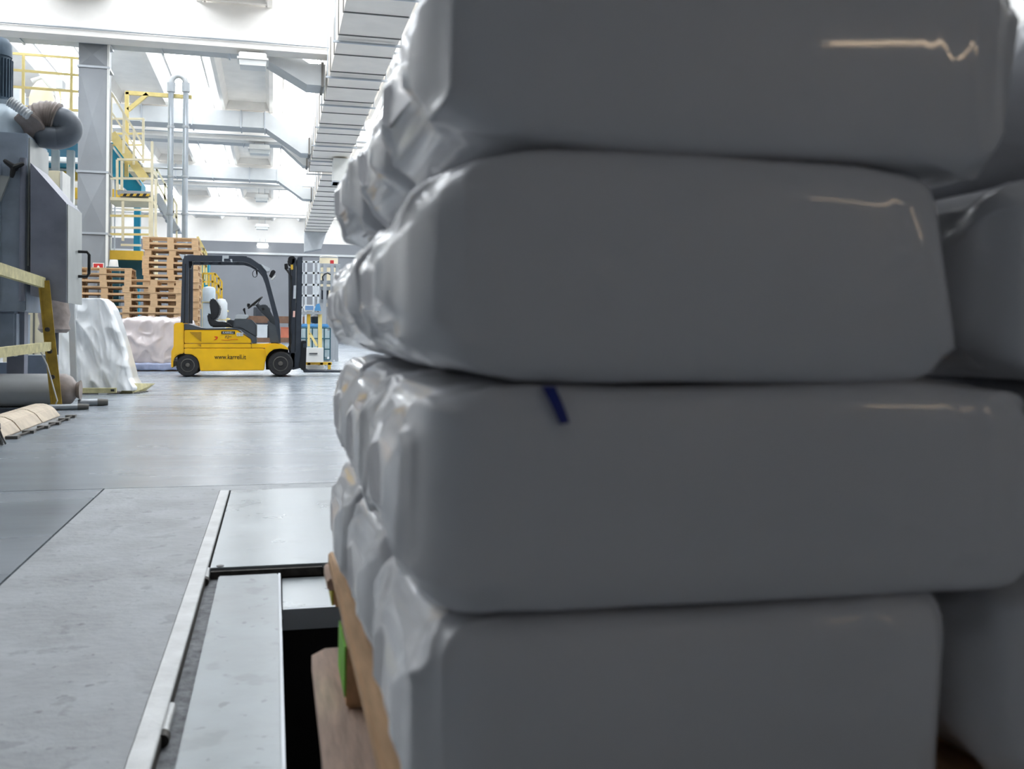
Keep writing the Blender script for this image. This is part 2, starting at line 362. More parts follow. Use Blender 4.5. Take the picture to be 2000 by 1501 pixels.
# ================================================================== bags on the near pallet
def bag(x0, x1, y0, y1, z0, z1, seed, label, group, nu=90, nt=72, pinch=8.):
    cx, cy, cz = (x0+x1)/2, (y0+y1)/2, (z0+z1)/2; a, b, h = (x1-x0)/2, (y1-y0)/2, (z1-z0)/2
    vs = []; fs = []; e = 2/16
    off = Vector((seed*7.3, seed*3.1, seed*1.7))
    sg = lambda v, p: math.copysign(abs(v)**p, v)
    for i in range(nu+1):
        t = i/nu; u = -math.cos(math.pi*t); u = math.copysign(abs(u)**.9, u)
        u = max(-.988, min(.988, u)); au = abs(u)
        sy = (1-au**(9 if u < 0 else 16))**(1/2.4); sz = (1-au**(pinch if u < 0 else 22))**(1/2.0)
        for k in range(nt):
            th = 2*math.pi*(k+.5)/nt
            yy, zz = sg(math.cos(th), e), sg(math.sin(th), e)
            x = cx+a*u*(1-.05*abs(zz)**3*(au**3)); y = cy+b*sy*yy+math.copysign(.014*(1-zz*zz)*sy, yy)*abs(yy)**4; z = cz+h*sz*zz
            p = Vector((x, y, z)); n = Vector((u**7*1.0 if abs(u) > .6 else 0, math.cos(th)*.8, math.sin(th)))
            n.normalize() if n.length else None
            endw = max(0, (au-.45)/.55)**1.5*min(1, (1.0-au)/.06)
            r1 = noise.noise(Vector((x*9, y*9, z*9))+off)
            q = Vector((x*4, y*8, z*11))+off*2
            r2 = noise.noise(q); r3 = (1-min(1, abs(noise.noise(q*1.6+Vector((3, 1, 5))))*2.2))**2; r5 = (1-min(1, abs(noise.noise(Vector((x*14+z*9, y*16, z*10-x*6))+off*3))*2.4))**3
            r4 = noise.noise(Vector((x*4, y*4, z*2))+off)
            p += n*(.0015*r1+.006*r4+endw*(.011*r2+.014*r3+.007*r5-.009))
            p.z -= .012*(1-sz)*1.0
            vs.append(p)
    for i in range(nu):
        for k in range(nt):
            fs.append((i*nt+k, i*nt+(k+1) % nt, (i+1)*nt+(k+1) % nt, (i+1)*nt+k))
    fs += [tuple(range(nt-1, -1, -1)), tuple(nu*nt+k for k in range(nt))]
    o = MB().add(vs, fs).build('plastic_bag', 'bag', None, 2)
    return tag(o, label, 'bag', group)
ZB = [.332, .525, .72, .915, 1.105]
SX = [.63, .73, .632, .70]
LN = ['bottom', 'second', 'third', 'top']
YR = [.755, 1.165, 1.56, 1.96]
YR0 = .768
XLS = [[.098, .10, .098], [.088, .092, .10], [.08, .085, .09], [.10, .112, .10]]
for l in range(4):
    z0, z1 = ZB[l], ZB[l+1]
    for r in range(3):
        lab = 'white plastic bag at the %s left, %s layer of the palletised stack' % (('front', 'middle', 'rear')[r], LN[l])
        bag(XLS[l][r], SX[l], YR[r]+.013, YR[r+1]-.018, z0, z1, l*5+r*1.7+1, lab, 'white plastic bags stacked on the near pallet', 150 if r == 0 else 100, 160 if r == 0 else 96, (12, 14, 4.8, 7)[l])
    bag(SX[l]+.006, SX[l]+.5, .765+.02*(l % 2), 1.16, z0, z1, l*5+40, 'white plastic bag at the right edge of the picture, %s layer of the stack' % LN[l], 'white plastic bags stacked on the near pallet', 80, 72)
# blue tape on the second layer
m = MB(); tp = []
for i in range(9):
    t = i/8
    a = P(1072+28*t, 757+73*t, .747); b = P(1098+20*t, 757+70*t, .747)
    tp += [(a.x, .0, a.z), (b.x, .0, b.z)]
def bag_front(x, z, l=1):           # front surface of the front bag of that layer
    cz = (ZB[l]+ZB[l+1])/2; h = (ZB[l+1]-ZB[l])/2+.004; w = min(1, abs(z-cz)/h)
    yy = (1-w**12)**(1/12); return YR[0]+.013+((YR[1]-.018)-YR[0]-.013)/2*(1-yy)-.014*(1-w*w)-.006
vs = [(x, max(.735, min(.766, bag_front(x, z))), z) for x, y, z in tp]
m.add(vs+[(x, y+.003, z) for x, y, z in vs], [(2*i, 2*i+1, 2*i+3, 2*i+2) for i in range(8)]+[(18+2*i, 18+2*i+2, 18+2*i+3, 18+2*i+1) for i in range(8)]+[(2*i, 2*i+2, 20+2*i, 18+2*i) for i in range(8)]+[(2*i+1, 19+2*i, 21+2*i, 2*i+3) for i in range(8)])
tag(m.build('tape_strip', 'tape'), 'short dark blue strip stuck below the seam between front bags', 'tape')
# the pallet under the bags
np_ = thing('wooden_pallet', 'wooden pallet under the stacked white bags at the pit edge', 'pallet', (.1, .75, .16))
for i in range(5):
    x = .108+.171*i; MB().box(x, x+.11, .74, 1.955, .305, .328).build('deck_board', 'wood_edge', np_, bevel=.003)
for y in (.76, 1.5, 1.83):
    MB().box(.1 if y > 1.6 else .112, .9, y, y+.13, .283, .304).build('cross_board', 'wood_near', np_, bevel=.003)
for j, y in enumerate((.77, 1.50, 1.835)):
    for i, x in enumerate((.112, .46, .8)):
        zl = .25 if (i == 0 and j == 2) else .187
        yl = .15 if j == 1 else .12
        o = MB().box(x, x+.1, y, y+yl, zl, .282).build('block', 'wood_edge', np_, bevel=.004)
        if i == 0:
            MB().box(x-.003, x, y+.004, y+yl-.004, max(zl+.003, .205), .281).build('paint_mark', 'green' if j == 1 else 'lime', o)
for i, x in enumerate((.07, .43, .78)):
    m = MB(); y0, y1 = .74, 1.8; w = .13
    poly = [(x+.02, y0), (x+w-.02, y0), (x+w, y0+.02), (x+w, y1-.02), (x+w-.02, y1), (x+.025, y1), (x, y1-.035), (x, y0+.03)]
    n = len(poly)
    m.add([(a, b, .162) for a, b in poly]+[(a, b, .187) for a, b in poly], [tuple(range(n-1, -1, -1)), tuple(range(n, 2*n))]+[(q, (q+1) % n, (q+1) % n+n, q+n) for q in range(n)])
    m.build('bottom_board', 'wood_near', np_)
lt = thing('lift_table', 'dark steel lift frame in the pit under the near pallet', 'lift', (.25, .8, -1.3))
for x in (.28, .8): MB().box(x, x+.1, .78, 1.75, .06, .16).build('top_rail', 'dark_metal', lt)
for x, y in ((.28, .8), (.8, .8), (.28, 1.6), (.8, 1.6)): MB().box(x, x+.09, y, y+.09, -1.3, .06).build('leg', 'dark_metal', lt)
c = P(628, 1490, 1.9)
ro = thing('conveyor_roller', 'dull grey roller down inside the dark pit', 'roller', (c.x, c.y, c.z))
MB().tube([(c.x, c.y, c.z), (c.x+.12, c.y, c.z)], .035, 18).build('roller_tube', 'rust', ro, True)
MB().tube([(c.x+.12, c.y, c.z), (c.x+.3, c.y, c.z)], .012, 10).build('axle', 'rust', ro, True)
MB().box(c.x+.24, c.x+.28, c.y-.03, c.y+.03, -1.3, c.z+.03).build('bracket', 'rust', ro)
# ================================================================== forklift
FY = 17.3; FD = 1.08                      # near side and width
def K(cx, cy):                            # a point of the side elevation
    p = P(320+cx/5.176, 470+cy/5.176, FY); return (p.x, p.z)
def KP(*pts): return [K(*p) for p in pts]
fl = thing('forklift', 'yellow electric counterbalance forklift parked side-on with empty seat', 'forklift', (-.6, FY+.5, 0))
def fpart(name, poly, m, y0=0., y1=FD, bevel=.012, parent=fl): return MB().prism(KP(*poly), FY+y0, FY+y1).build(name, m, parent, bevel=bevel)
ch = fpart('chassis', [(203, 1087), (1015, 1087), (1050, 1135), (1035, 1180), (1020, 1240), (1015, 1310), (368, 1318), (357, 1235), (335, 1185), (285, 1150), (203, 1143)], 'fork_yellow', .02, FD-.02)
hd = fpart('side_panel', [(204, 899), (735, 899), (883, 1000), (883, 1037), (204, 1037)], 'fork_yellow', .03, FD-.03)
fpart('step_panel', [(204, 1041), (883, 1041), (883, 1083), (204, 1083)], 'fork_yellow', .03, FD-.03, .006)
fpart('cab_floor', [(887, 1041), (1110, 1037), (1030, 1083), (887, 1083)], 'fork_yellow', .03, FD-.03, .006)
cw = fpart('counterweight', [(100, 834), (150, 826), (200, 826), (201, 1143), (165, 1143), (118, 1165), (95, 1210), (92, 1285), (72, 1285), (75, 1100), (97, 1080)], 'fork_yellow', 0, FD, .02)
fpart('fender', [(1018, 1090), (1055, 1050), (1110, 1036), (1190, 1044), (1250, 1078), (1262, 1100), (1180, 1088), (1110, 1097), (1062, 1132), (1040, 1168)], 'fork_yellow', -.03, .3, .008)
fpart('fender', [(1018, 1090), (1055, 1050), (1110, 1036), (1190, 1044), (1250, 1078), (1262, 1100), (1180, 1088), (1110, 1097), (1062, 1132), (1040, 1168)], 'fork_yellow', FD-.3, FD+.03, .008)
fpart('black_trim', [(204, 838), (250, 840), (370, 878), (430, 886), (735, 880), (790, 889), (935, 975), (935, 1035), (889, 1035), (885, 993), (770, 897), (204, 897)], 'grey_plastic', .025, FD-.025, .006)
fpart('motor_cover', [(705, 792), (880, 792), (933, 842), (933, 973), (790, 887), (700, 882)], 'grey_plastic', .06, FD-.06)
fpart('front_cowl', [(1045, 800), (1135, 860), (1175, 1035), (1075, 1035)], 'grey_plastic', .05, FD-.05)
fpart('vent_grille', [(260, 922), (378, 922), (378, 1018)], 'fork_yellow_dark', .018, .04, 0, )
fpart('vent_slot', [(335, 1045), (375, 1045), (375, 1072)], 'fork_yellow_dark', .018, .04, 0)
fpart('wheel_well', [(1020, 1085), (1260, 1085), (1275, 1290), (1030, 1310)], 'black', .32, FD-.32, 0)
fpart('wheel_well', [(120, 1150), (330, 1150), (360, 1310), (120, 1300)], 'black', .3, FD-.3, 0)
def wheel(cx, cy, r, y0, y1):
    x, z = K(cx, cy); R = r/5.176*(P(401, 700, FY).x-P(400, 700, FY).x); w = y1-y0
    z = max(z, R*1.0)
    o = MB().lathe([(R*.6, 0), (R*.9, 0), (R, w*.14), (R, w*.86), (R*.9, w), (R*.6, w)], (x, FY+y0, z), 'y', 40).build('tyre', 'rubber', fl, True)
    rim = MB().lathe([(R*.58, .03), (R*.6, 0.0), (R*.54, -.004), (R*.5, .05), (R*.22, .06), (R*.2, .02), (R*.05, .015)], (x, FY+y0, z), 'y', 32).build('rim', 'rim', o, True)
    MB().lathe([(R*.2, .06), (R*.2, .0), (R*.15, -.02), (R*.05, -.024)], (x, FY+y0, z), 'y', 20).build('hub_cap', 'rim', o, True)
    for k in range(6):
        an = k*math.pi/3; MB().lathe([(.016, 0), (.016, -.03)], (x+R*.36*math.cos(an), FY+y0+.055, z+R*.36*math.sin(an)), 'y', 8).build('wheel_nut', 'duct_dark', o)
    m = MB()
    for k in range(26):
        a = 2*math.pi*k/26
        for sgn in (0, 1):
            c = Vector((x+R*1.0*math.cos(a+sgn*.12), FY+y0+w*(.28+.44*sgn), z+R*1.0*math.sin(a+sgn*.12)))
            t = Vector((-math.sin(a), 0, math.cos(a)))
            m.bar(c-t*R*.05, c+t*R*.05, w*.3, R*.03, Vector((math.cos(a), 0, math.sin(a))))
    m.build('tread_lug', 'rubber', o)
for y0, y1 in ((.02, .24), (FD-.24, FD-.02)): wheel(240, 1258, 117, y0, y1)
for y0, y1 in ((-.02, .26), (FD-.26, FD+.02)): wheel(1180, 1242, 132, y0, y1)
# overhead guard: two bent side frames and roof bars
def wide_path(pts, ws):
    out = []; back = []
    V = [Vector(p) for p in pts]
    for i, p in enumerate(V):
        d = ((V[min(i+1, len(V)-1)]-p).normalized()+(p-V[max(i-1, 0)]).normalized()).normalized(); n = Vector((-d.y, d.x))
        out.append(tuple(p+n*ws[i]/2)); back.append(tuple(p-n*ws[i]/2))
    return out, back
gp = [(205, 832), (216, 230), (222, 178), (262, 172), (800, 180), (870, 200), (965, 262), (1012, 320), (1040, 400), (1145, 800), (1160, 1035)]
gw = [78, 66, 74, 62, 58, 56, 50, 50, 44, 48, 46]
go, gb = wide_path(gp, gw)
for y in (.06, FD-.13):
    m = MB(); q = KP(*go); r = KP(*gb)
    for i in range(len(q)-1): m.prism([q[i], q[i+1], r[i+1], r[i]], FY+y, FY+y+.07)
    m.build('guard_frame', 'dark_metal', fl)
    m = MB(); o2, b2 = wide_path(gp[:2], [12, 10]); q = KP(*o2); r = KP(*b2)
    m.prism([q[0], q[1], r[1], r[0]], FY+y-.004, FY+y+.0).build('guard_groove', 'black', fl)
for t in range(7):
    c = K(250+95*t, 160)
    MB().box(c[0]-.03, c[0]+.03, FY+.1, FY+FD-.1, c[1]-.03, c[1]+.015).build('roof_bar', 'dark_metal', fl)
a = K(890, 195); b = K(1000, 300)
for t in range(3):
    x = a[0]+(b[0]-a[0])*t/2; z = a[1]+(b[1]-a[1])*t/2
    MB().box(x-.02, x+.02, FY+.1, FY+FD-.1, z-.02, z+.02).build('roof_bar', 'dark_metal', fl)
fpart('guard_bracket', [(590, 148), (655, 148), (655, 178), (590, 178)], 'grey_white', .05, .1, .003)
fpart('guard_bracket', [(588, 178), (606, 178), (606, 208), (588, 205)], 'grey_white', .05, .1, 0)
fpart('guard_bracket', [(668, 182), (688, 182), (692, 212), (676, 210)], 'grey_white', .05, .1, 0)
fpart('corner_cover', [(975, 230), (1075, 275), (1065, 305), (1040, 310), (1000, 262)], 'grey_white', .03, .4, .005)
wlp = fpart('work_lamp', [(1085, 300), (1110, 288), (1132, 310), (1090, 372), (1062, 352)], 'black', .1, .28, .006)
fpart('lamp_glass', [(1128, 338), (1133, 350), (1100, 392), (1080, 385), (1090, 372)], 'lens', .11, .27, .003)
for y in (.1,):
    m = MB(); pts = [K(925+25*math.cos(t*.7)-5, 330+36*math.sin(t*.7)) for t in range(9)]
    m.tube([(p[0], FY+y, p[1]) for p in pts], .006, 6).build('mirror_bracket', 'black', fl)
    fpart('mirror', [(928, 300), (946, 296), (948, 330), (932, 338)], 'black', .1, .2, .004)
fpart('beacon_box', [(232, 205), (270, 190), (285, 215), (262, 280), (238, 265)], 'black', .15, .35, .01)
# seat
st = fpart('seat_backrest', [(452, 592), (470, 574), (502, 576), (525, 610), (556, 660), (556, 700), (540, 755), (495, 800), (470, 790), (462, 720), (448, 640)], 'seat', .3, .78, .02)
fpart('seat_inlay', [(500, 585), (520, 612), (550, 664), (548, 690), (505, 625)], 'worn_yellow', .36, .72, .006)
fpart('seat_shell', [(425, 740), (450, 722), (480, 780), (520, 815), (600, 815), (640, 830), (690, 870), (470, 872), (435, 820)], 'seat', .28, .8, .02)
fpart('armrest', [(600, 830), (640, 790), (700, 800), (700, 880), (640, 872)], 'grey_plastic', .72, .84, .01)
# steering
a = K(848, 672); b = K(990, 556); cxw, czw = (a[0]+b[0])/2, (a[1]+b[1])/2
dv = Vector((b[0]-a[0], 0, b[1]-a[1])); R = dv.length/2; e1 = dv.normalized(); e2 = Vector((0, 1, 0)); yc = FY+.54
ring = [Vector((cxw, yc, czw))+(e1*math.cos(t*math.pi/16)+e2*math.sin(t*math.pi/16))*R for t in range(33)]
sw = MB().tube(ring, .016, 8, False).build('steering_wheel', 'black', fl, True)
nn = e1.cross(e2).normalized()
if nn.z > 0: nn = -nn
hub = Vector((cxw, yc, czw))+nn*.05
m = MB()
for t in (0, 11, 21): m.bar(hub, ring[t], .03, .012)
m.build('spoke', 'black', sw)
MB().lathe([(.022, 0), (.03, .03), (.022, .06)], ring[16]+Vector((-.0, 0, .02)), 'z', 12).build('knob', 'black', sw, True)
MB().tube([hub, hub+nn*.16], .035, 12).build('steering_column', 'grey_plastic', fl, True)
fpart('dashboard', [(955, 655), (985, 640), (1040, 640), (1062, 680), (1095, 745), (1130, 800), (1138, 850), (1120, 900), (1080, 840), (1050, 780), (975, 715)], 'grey_plastic', .25, .82, .015)
fpart('dash_switch', [(985, 680), (1005, 670), (1020, 690), (1000, 705)], 'black', .2, .26, .004)
fpart('lever', [(787, 690), (800, 672), (815, 672), (815, 700), (828, 765), (820, 770), (800, 712)], 'black', .5, .54, .004)
fpart('lever_panel', [(722, 745), (745, 740), (850, 742), (850, 768), (825, 790), (705, 790)], 'grey_white', .3, .7, .008)
# mast
for y in (.18, FD-.3):
    fpart('mast_outer_rail', [(1352, 158), (1405, 152), (1386, 1290), (1330, 1290)], 'dark_metal', y, y+.12, .006)
    fpart('mast_inner_rail', [(1297, 170), (1340, 165), (1325, 1285), (1280, 1285)], 'dark_metal', y+.02, y+.1, .006)
for cy in (175, 560, 1180): fpart('mast_crossbar', [(1345, cy), (1385, cy), (1383, cy+55), (1343, cy+55)], 'dark_metal', .3, FD-.3, .004)
a = K(1262, 260); b = K(1270, 1280)
for y in (.36, FD-.36): MB().tube([(a[0]+.03, FY+y, a[1]), (b[0]+.03, FY+y, b[1])], .028, 12).build('lift_cylinder', 'dark_metal', fl, True)
for y in (.2, FD-.28): fpart('chain_pulley', [(1255, 165), (1280, 146), (1320, 146), (1332, 170), (1330, 215), (1300, 240), (1262, 215)], 'black', y, y+.08, .01)
fpart('hose_guide', [(1285, 235), (1308, 235), (1308, 285), (1285, 285)], 'yellow', .17, .2, .002)
fpart('mast_lamp', [(1218, 228), (1252, 222), (1262, 275), (1222, 275)], 'black', .14, .26, .006)
for dx, y in ((0, .16), (10, .2)):
    pts = [(1225+dx, 270), (1255+dx, 310), (1282+dx, 350), (1290, 420), (1285-dx/2, 700), (1272-dx/2, 860), (1290, 960), (1288, 1020), (1262, 1080), (1272, 1110)]
    MB().tube([(K(*p)[0], FY+y, K(*p)[1]) for p in pts], .011, 8).build('hydraulic_hose', 'black', fl, True)
fpart('mast_sticker', [(1314, 447), (1341, 445), (1336, 580), (1309, 582)], 'grey_white', .172, .18, 0)
fpart('mast_sticker', [(1309, 706), (1331, 706), (1328, 770), (1305, 770)], 'pink', .172, .18, 0)
fpart('mast_foot', [(1240, 1130), (1330, 1130), (1385, 1290), (1300, 1310), (1260, 1240)], 'dark_metal', .2, FD-.2, .01)
fpart('carriage', [(1388, 1022), (1410, 1008), (1445, 1012), (1432, 1312), (1400, 1310), (1366, 1270), (1388, 1150)], 'black', .12, FD-.12, .008)
fpart('load_guide', [(1410, 1040), (1445, 1040), (1444, 1080), (1410, 1080)], 'dark_metal', .05, FD-.05, .004)
for y in (.25, FD-.37):
    fpart('fork', [(1432, 1045), (1448, 1045), (1440, 1300), (1475, 1312), (1950, 1326), (1950, 1336), (1420, 1336), (1415, 1310)], 'dark_metal', y, y+.12, .003)
# lettering
def fw(cx0, cx1, cy): a = K(cx0, cy); return a[0], a[1], K(cx1, cy)[0]-a[0]
x, z, w = fw(510, 830, 1195); text('www.karrell.it', 'lettering', 'hazard_black', fl, x, FY+.016, z, .115, w)
fpart('logo_plate', [(580, 914), (719, 914), (719, 943), (580, 943)], 'hazard_black', .022, .04, 0)
x, z, w = fw(594, 706, 938); text('KARRELL', 'lettering', 'white_paint', fl, x, FY+.019, z, .05, w, .2)
x, z, w = fw(616, 660, 986); text('F2', 'lettering', 'brown', fl, x, FY+.025, z, .07, w, .3)
x, z, w = fw(662, 684, 972); text('plus', 'lettering', 'brown', fl, x, FY+.025, z, .03, w, .3)
m = MB(); pts = [K(580+28*t, 1000+8*math.sin(t*1.0)*(.3+t/9)) for t in range(7)]
m.tube([(p[0], FY+.025, p[1]) for p in pts], .004, 4).build('underline', 'orange_red', fl)
fpart('bird_logo', [(508, 966), (540, 966), (546, 980), (530, 1000), (500, 1003), (524, 990), (530, 978), (512, 974)], 'orange_red', .022, .04, 0)
fpart('number_plate', [(735, 928), (802, 928), (802, 963), (735, 963)], 'white_paint', .02, .04, 0)
x, z, w = fw(745, 793, 956); text('E 03', 'lettering', 'seam', fl, x, FY+.017, z, .06, w)
fpart('rear_bracket', [(150, 130), (200, 142), (200, 172), (185, 190)], 'grey_white', .04, .12, .003)

# ================================================================== pallets
def pallet_proto():
    t = thing('wooden_pallet', 'x', 'pallet')
    for i in range(5):
        y = (.0, .19, .34, .49, .7)[i]; w = (.1, .1, .1, .1, .1)[i]
        MB().box(-.6, .6, y, y+w, .122, .144).build('deck_board', 'wood', t)
    for x in (-.6, -.0725, .455): MB().box(x, x+.145, 0, .8, .1, .122).build('cross_board', 'wood', t)
    for x in (-.6, -.0725, .455):
        for y, w in ((0, .1), (.3275, .145), (.7, .1)): MB().box(x, x+.145, y, y+w, .022, .1).build('block', 'wood_dark' if x > .4 and y == .3275 else 'wood', t)
    for y, w in ((0, .1), (.3275, .145), (.7, .1)): MB().box(-.6, .6, y, y+w, 0, .022).build('bottom_board', 'wood', t)
    return t
proto = pallet_proto(); used = False
def stack(px0, Yf, n, where, z_top):
    global used
    x0 = P(px0, 600, Yf).x+.6
    for i in range(n):
        o = copy_tree(proto) if used else proto; used = True
        o.location = (x0+random.uniform(-.03, .03), Yf+random.uniform(-.02, .02), i*.1455)
        o.rotation_euler = (0, 0, random.uniform(-.02, .02)); o.scale = (1, 1, 1)
        k = n-i
        o['label'] = ('topmost wooden pallet of the %s' % where) if k == 1 else '%s wooden pallet from the top of the %s' % (ORD[k], where)
        o['group'] = 'pallets of the '+where
stack(241, 22.3, 13, 'middle stack behind the wrapped load', 1.8)
stack(146, 23.25, 15, 'left stack beside the red sign', 2.1)
stack(279, 23.3, 20, 'tall stack behind the forklift', 2.7)
for px, py in ((373, 490), (371, 560), (378, 577)):
    pass
# ================================================================== wrapped load by the forklift
def wrinkled_block(x0, x1, y0, y1, z0, z1, seed, amp, p=9, taper=.0, n=46):
    vs = []; idx = {}; fs = []
    off = Vector((seed, seed*2, seed*3))
    def vert(c):
        k = tuple(round(v, 4) for v in c)
        if k in idx: return idx[k]
        u, v, w = c; nm = (abs(u)**p+abs(v)**p+abs(w)**p)**(1/p); q = Vector((u, v, w))/nm
        s = 1-taper*(q.z+1)/2
        pt = Vector(((x0+x1)/2+(x1-x0)/2*q.x*s, (y0+y1)/2+(y1-y0)/2*q.y*s, (z0+z1)/2+(z1-z0)/2*q.z))
        d = 1-abs(noise.noise(Vector((pt.x*2.6+pt.z*1.6, pt.y*2.6, pt.z*2.0-pt.x*.8))+off))*2.2
        d2 = noise.noise(pt*7+off)
        pt += q.normalized()*(amp*max(d, -.6)**1+amp*.25*d2+amp*.5*(1-min(1, abs(noise.noise(Vector((pt.x*5-pt.z*3, pt.y*5, pt.z*4+pt.x*3))+off))*2.6))**2)
        if pt.z < z0: pt.z = z0
        idx[k] = len(vs); vs.append(pt); return idx[k]
    g = [-1+2*i/n for i in range(n+1)]
    for ax in range(3):
        for sg in (-1, 1):
            for i in range(n):
                for j in range(n):
                    q = []
                    for a, b in ((0, 0), (1, 0), (1, 1), (0, 1)):
                        c = [0, 0, 0]; c[ax] = sg; c[(ax+1) % 3] = g[i+a]; c[(ax+2) % 3] = g[j+b]; q.append(vert(c))
                    fs.append(q)
    return MB().add(vs, fs)
wp = thing('wrapped_load', 'bulky load wrapped in crumpled clear film left of the forklift', 'wrapped load', (-2.3, 19.9, 0))
xa, xb = P(229, 700, 19.9).x, P(345, 700, 19.9).x+.25; zt = P(285, 622, 19.9).z
wrinkled_block(xa, xb, 19.9, 21.1, .1, zt, 3, .05).build('film_wrap', 'film_clear', wp, 2)
wrinkled_block(xa-.04, xb+.05, 19.84, 21.15, .012, .16, 8, .02, 6).build('film_skirt', 'film_blue', wp, 2)
MB().box(xa, xb, 19.92, 21.05, 0, .1).build('base_board', 'wood_dark', wp)
p0, p1 = P(275, 640, 19.84), P(298, 668, 19.84)
# ================================================================== sheeted frame
sf = thing('plastic_sheet', 'white plastic sheet draped over a frame beside the dark machine', 'sheet', P(180, 768, 12.7)*1)
sf.location.z = 0
rows = [(582, 126, 196), (590, 124, 207), (604, 121, 216), (640, 116, 228), (680, 109, 238), (712, 104, 246), (740, 101, 252), (757, 100, 262)]
vs = []; fs = []; nu = 60; nv = 70
def rowat(t):
    y = 582+(762-582)*t
    for a, b in zip(rows[:-1], rows[1:]):
        if y <= b[0]: k = (y-a[0])/(b[0]-a[0]); return y, a[1]+(b[1]-a[1])*k, a[2]+(b[2]-a[2])*k
    return y, rows[-1][1], rows[-1][2]
for j in range(nv+1):
    y, l, r = rowat(j/nv)
    for i in range(nu+1):
        u = i/nu; Y = 12.72+.25*(1-j/nv)+(.25 if False else 0)
        px = l+(r-l)*u
        foldx = max(0, (.28-u)/.28)             # left part swings back behind the post
        Y += .35*foldx
        q = P(px, y, Y)
        d = 1-abs(noise.noise(Vector((px*.024-y*.014, y*.009+px*.006, 4.))))*2.2; d2 = noise.noise(Vector((px*.05, y*.03, 9.)))
        d3 = (1-min(1, abs(noise.noise(Vector((px*.05-y*.008, y*.010+px*.02, 14.))))*2.2))**2
        q.y -= (.05*d+.015*d2+.04*d3)*(.4+.6*min(1, u*3)); q.z = max(.012, q.z)
        vs.append(q)
n0 = len(vs)
for j in range(nv+1):                       # back of the sheet
    y, l, r = rowat(j/nv)
    for i in range(nu+1):
        q = vs[j*(nu+1)+i].copy(); q.y = 13.3+.02*noise.noise(q*5); q.x = q.x+(.04 if i > nu*.9 else 0); vs.append(q)
I = lambda i, j, s=0: s*n0+j*(nu+1)+i
for j in range(nv):
    for i in range(nu):
        fs.append((I(i, j), I(i, j+1), I(i+1, j+1), I(i+1, j))); fs.append((I(i, j, 1), I(i+1, j, 1), I(i+1, j+1, 1), I(i, j+1, 1)))
    fs.append((I(nu, j), I(nu, j+1), I(nu, j+1, 1), I(nu, j, 1))); fs.append((I(0, j, 1), I(0, j+1, 1), I(0, j+1), I(0, j)))
for i in range(nu): fs.append((I(i, 0, 1), I(i, 0), I(i+1, 0), I(i+1, 0, 1)))
MB().add(vs, fs).build('sheet', 'film_white', sf, 2)
p = P(146, 768, 12.6)
pf2 = thing('panel_frame', 'grey steel post with yellowish foot bar in front of the white sheet', 'frame', (p.x, 12.55, 0))
a = P(139, 590, 12.6); b = P(146, 770, 12.55)
MB().bar((a.x, 12.62, a.z), (b.x, 12.55, 0.0), .07, .07).build('post', 'duct_grey', pf2)
a = P(154, 765, 12.55); b = P(228, 762, 12.55)
MB().box(a.x, b.x, 12.5, 12.56, .02, .08).build('foot_bar', 'worn_yellow', pf2)
MB().box(b.x-.06, b.x-.02, 12.495, 12.5, .04, .065).build('bolt_hole', 'black', pf2)
MB().box(b.x-.2, b.x-.1, 12.5, 12.58, 0, .02).build('foot', 'duct_grey', pf2)
# yellow wedge at the end of the frame
a = PZ(232, 768); b = PZ(288, 762)
wd = thing('floor_wedge', 'pale yellow triangular steel wedge on the floor right of the sheet', 'wedge', (a.x, a.y, 0))
m = MB(); h = P(248, 747, 12.9).z
m.add([(a.x, 12.75, 0), (a.x+.16, 12.75, 0), (a.x+.13, 12.78, h), (a.x+.05, 13.55, 0), (b.x, 13.1, 0), (a.x+.36, 13.3, h*.75)], [(0, 2, 1), (0, 3, 5, 2), (1, 2, 5, 4), (3, 4, 5), (0, 1, 4, 3)])
m.build('wedge_plate', 'worn_yellow', wd)
for t in range(4):
    c = Vector((a.x+.2, 12.74, 0)).lerp(Vector((b.x, 13.05, 0)), t/3)
    MB().box(c.x-.02, c.x+.05, c.y-.03, c.y+.02, 0, .012).build('fixing_lug', 'seam', wd)

# ================================================================== dark machine
mc = thing('granulator_machine', 'tall dark steel machine with angled hood door and black handle', 'machine', (-3.2, 10.9, 0))
MB().box(-3.9, -2.37, 10.42, 11.3, .95, 2.7).build('body', 'machine', mc, bevel=.01)
MB().box(-2.372, -2.355, 10.46, 11.28, 1.4, 2.66).build('lit_side_plate', 'machine_lit_and_label', mc)  # paler sheet: the lit right side of the body, put into colour
for x in (-3.8, -3.05, -2.62): MB().box(x, x+.16, 10.76, 10.92, .1, .95).build('leg', 'machine_dark', mc)
MB().box(-3.9, -2.3, 10.8, 11.2, .0, .1).build('base_frame', 'machine', mc)
MB().box(-3.9, -2.5, 10.6, 11.2, .5, .95).build('lower_chamber', 'machine', mc, bevel=.02)
MB().prism([(-3.4, .6), (-2.75, .6), (-2.95, .22), (-3.2, .22)], 10.8, 11.15).build('outlet_chute', 'machine_dark', mc)
a = [P(66, 322, 10.5), P(135, 400, 10.5), P(135, 592, 10.5), P(66, 578, 10.5)]
hood = MB().prism([(q.x, q.z) for q in a], 10.36, 11.1).build('hood_door', 'machine_dark', mc)
MB().add([(a[1].x, 10.38, a[1].z-.01), (a[2].x, 10.38, a[2].z), (a[2].x, 11.1, a[2].z), (a[1].x, 11.1, a[1].z-.01), (a[1].x+.012, 10.38, a[1].z-.01), (a[2].x+.012, 10.38, a[2].z), (a[2].x+.012, 11.1, a[2].z), (a[1].x+.012, 11.1, a[1].z-.01)],
         [(0, 1, 2, 3), (7, 6, 5, 4), (0, 4, 5, 1), (1, 5, 6, 2), (2, 6, 7, 3), (3, 7, 4, 0)]).build('lit_door_side', 'machine_lit_and_label', hood)  # right face of the hood painted paler where light falls on it
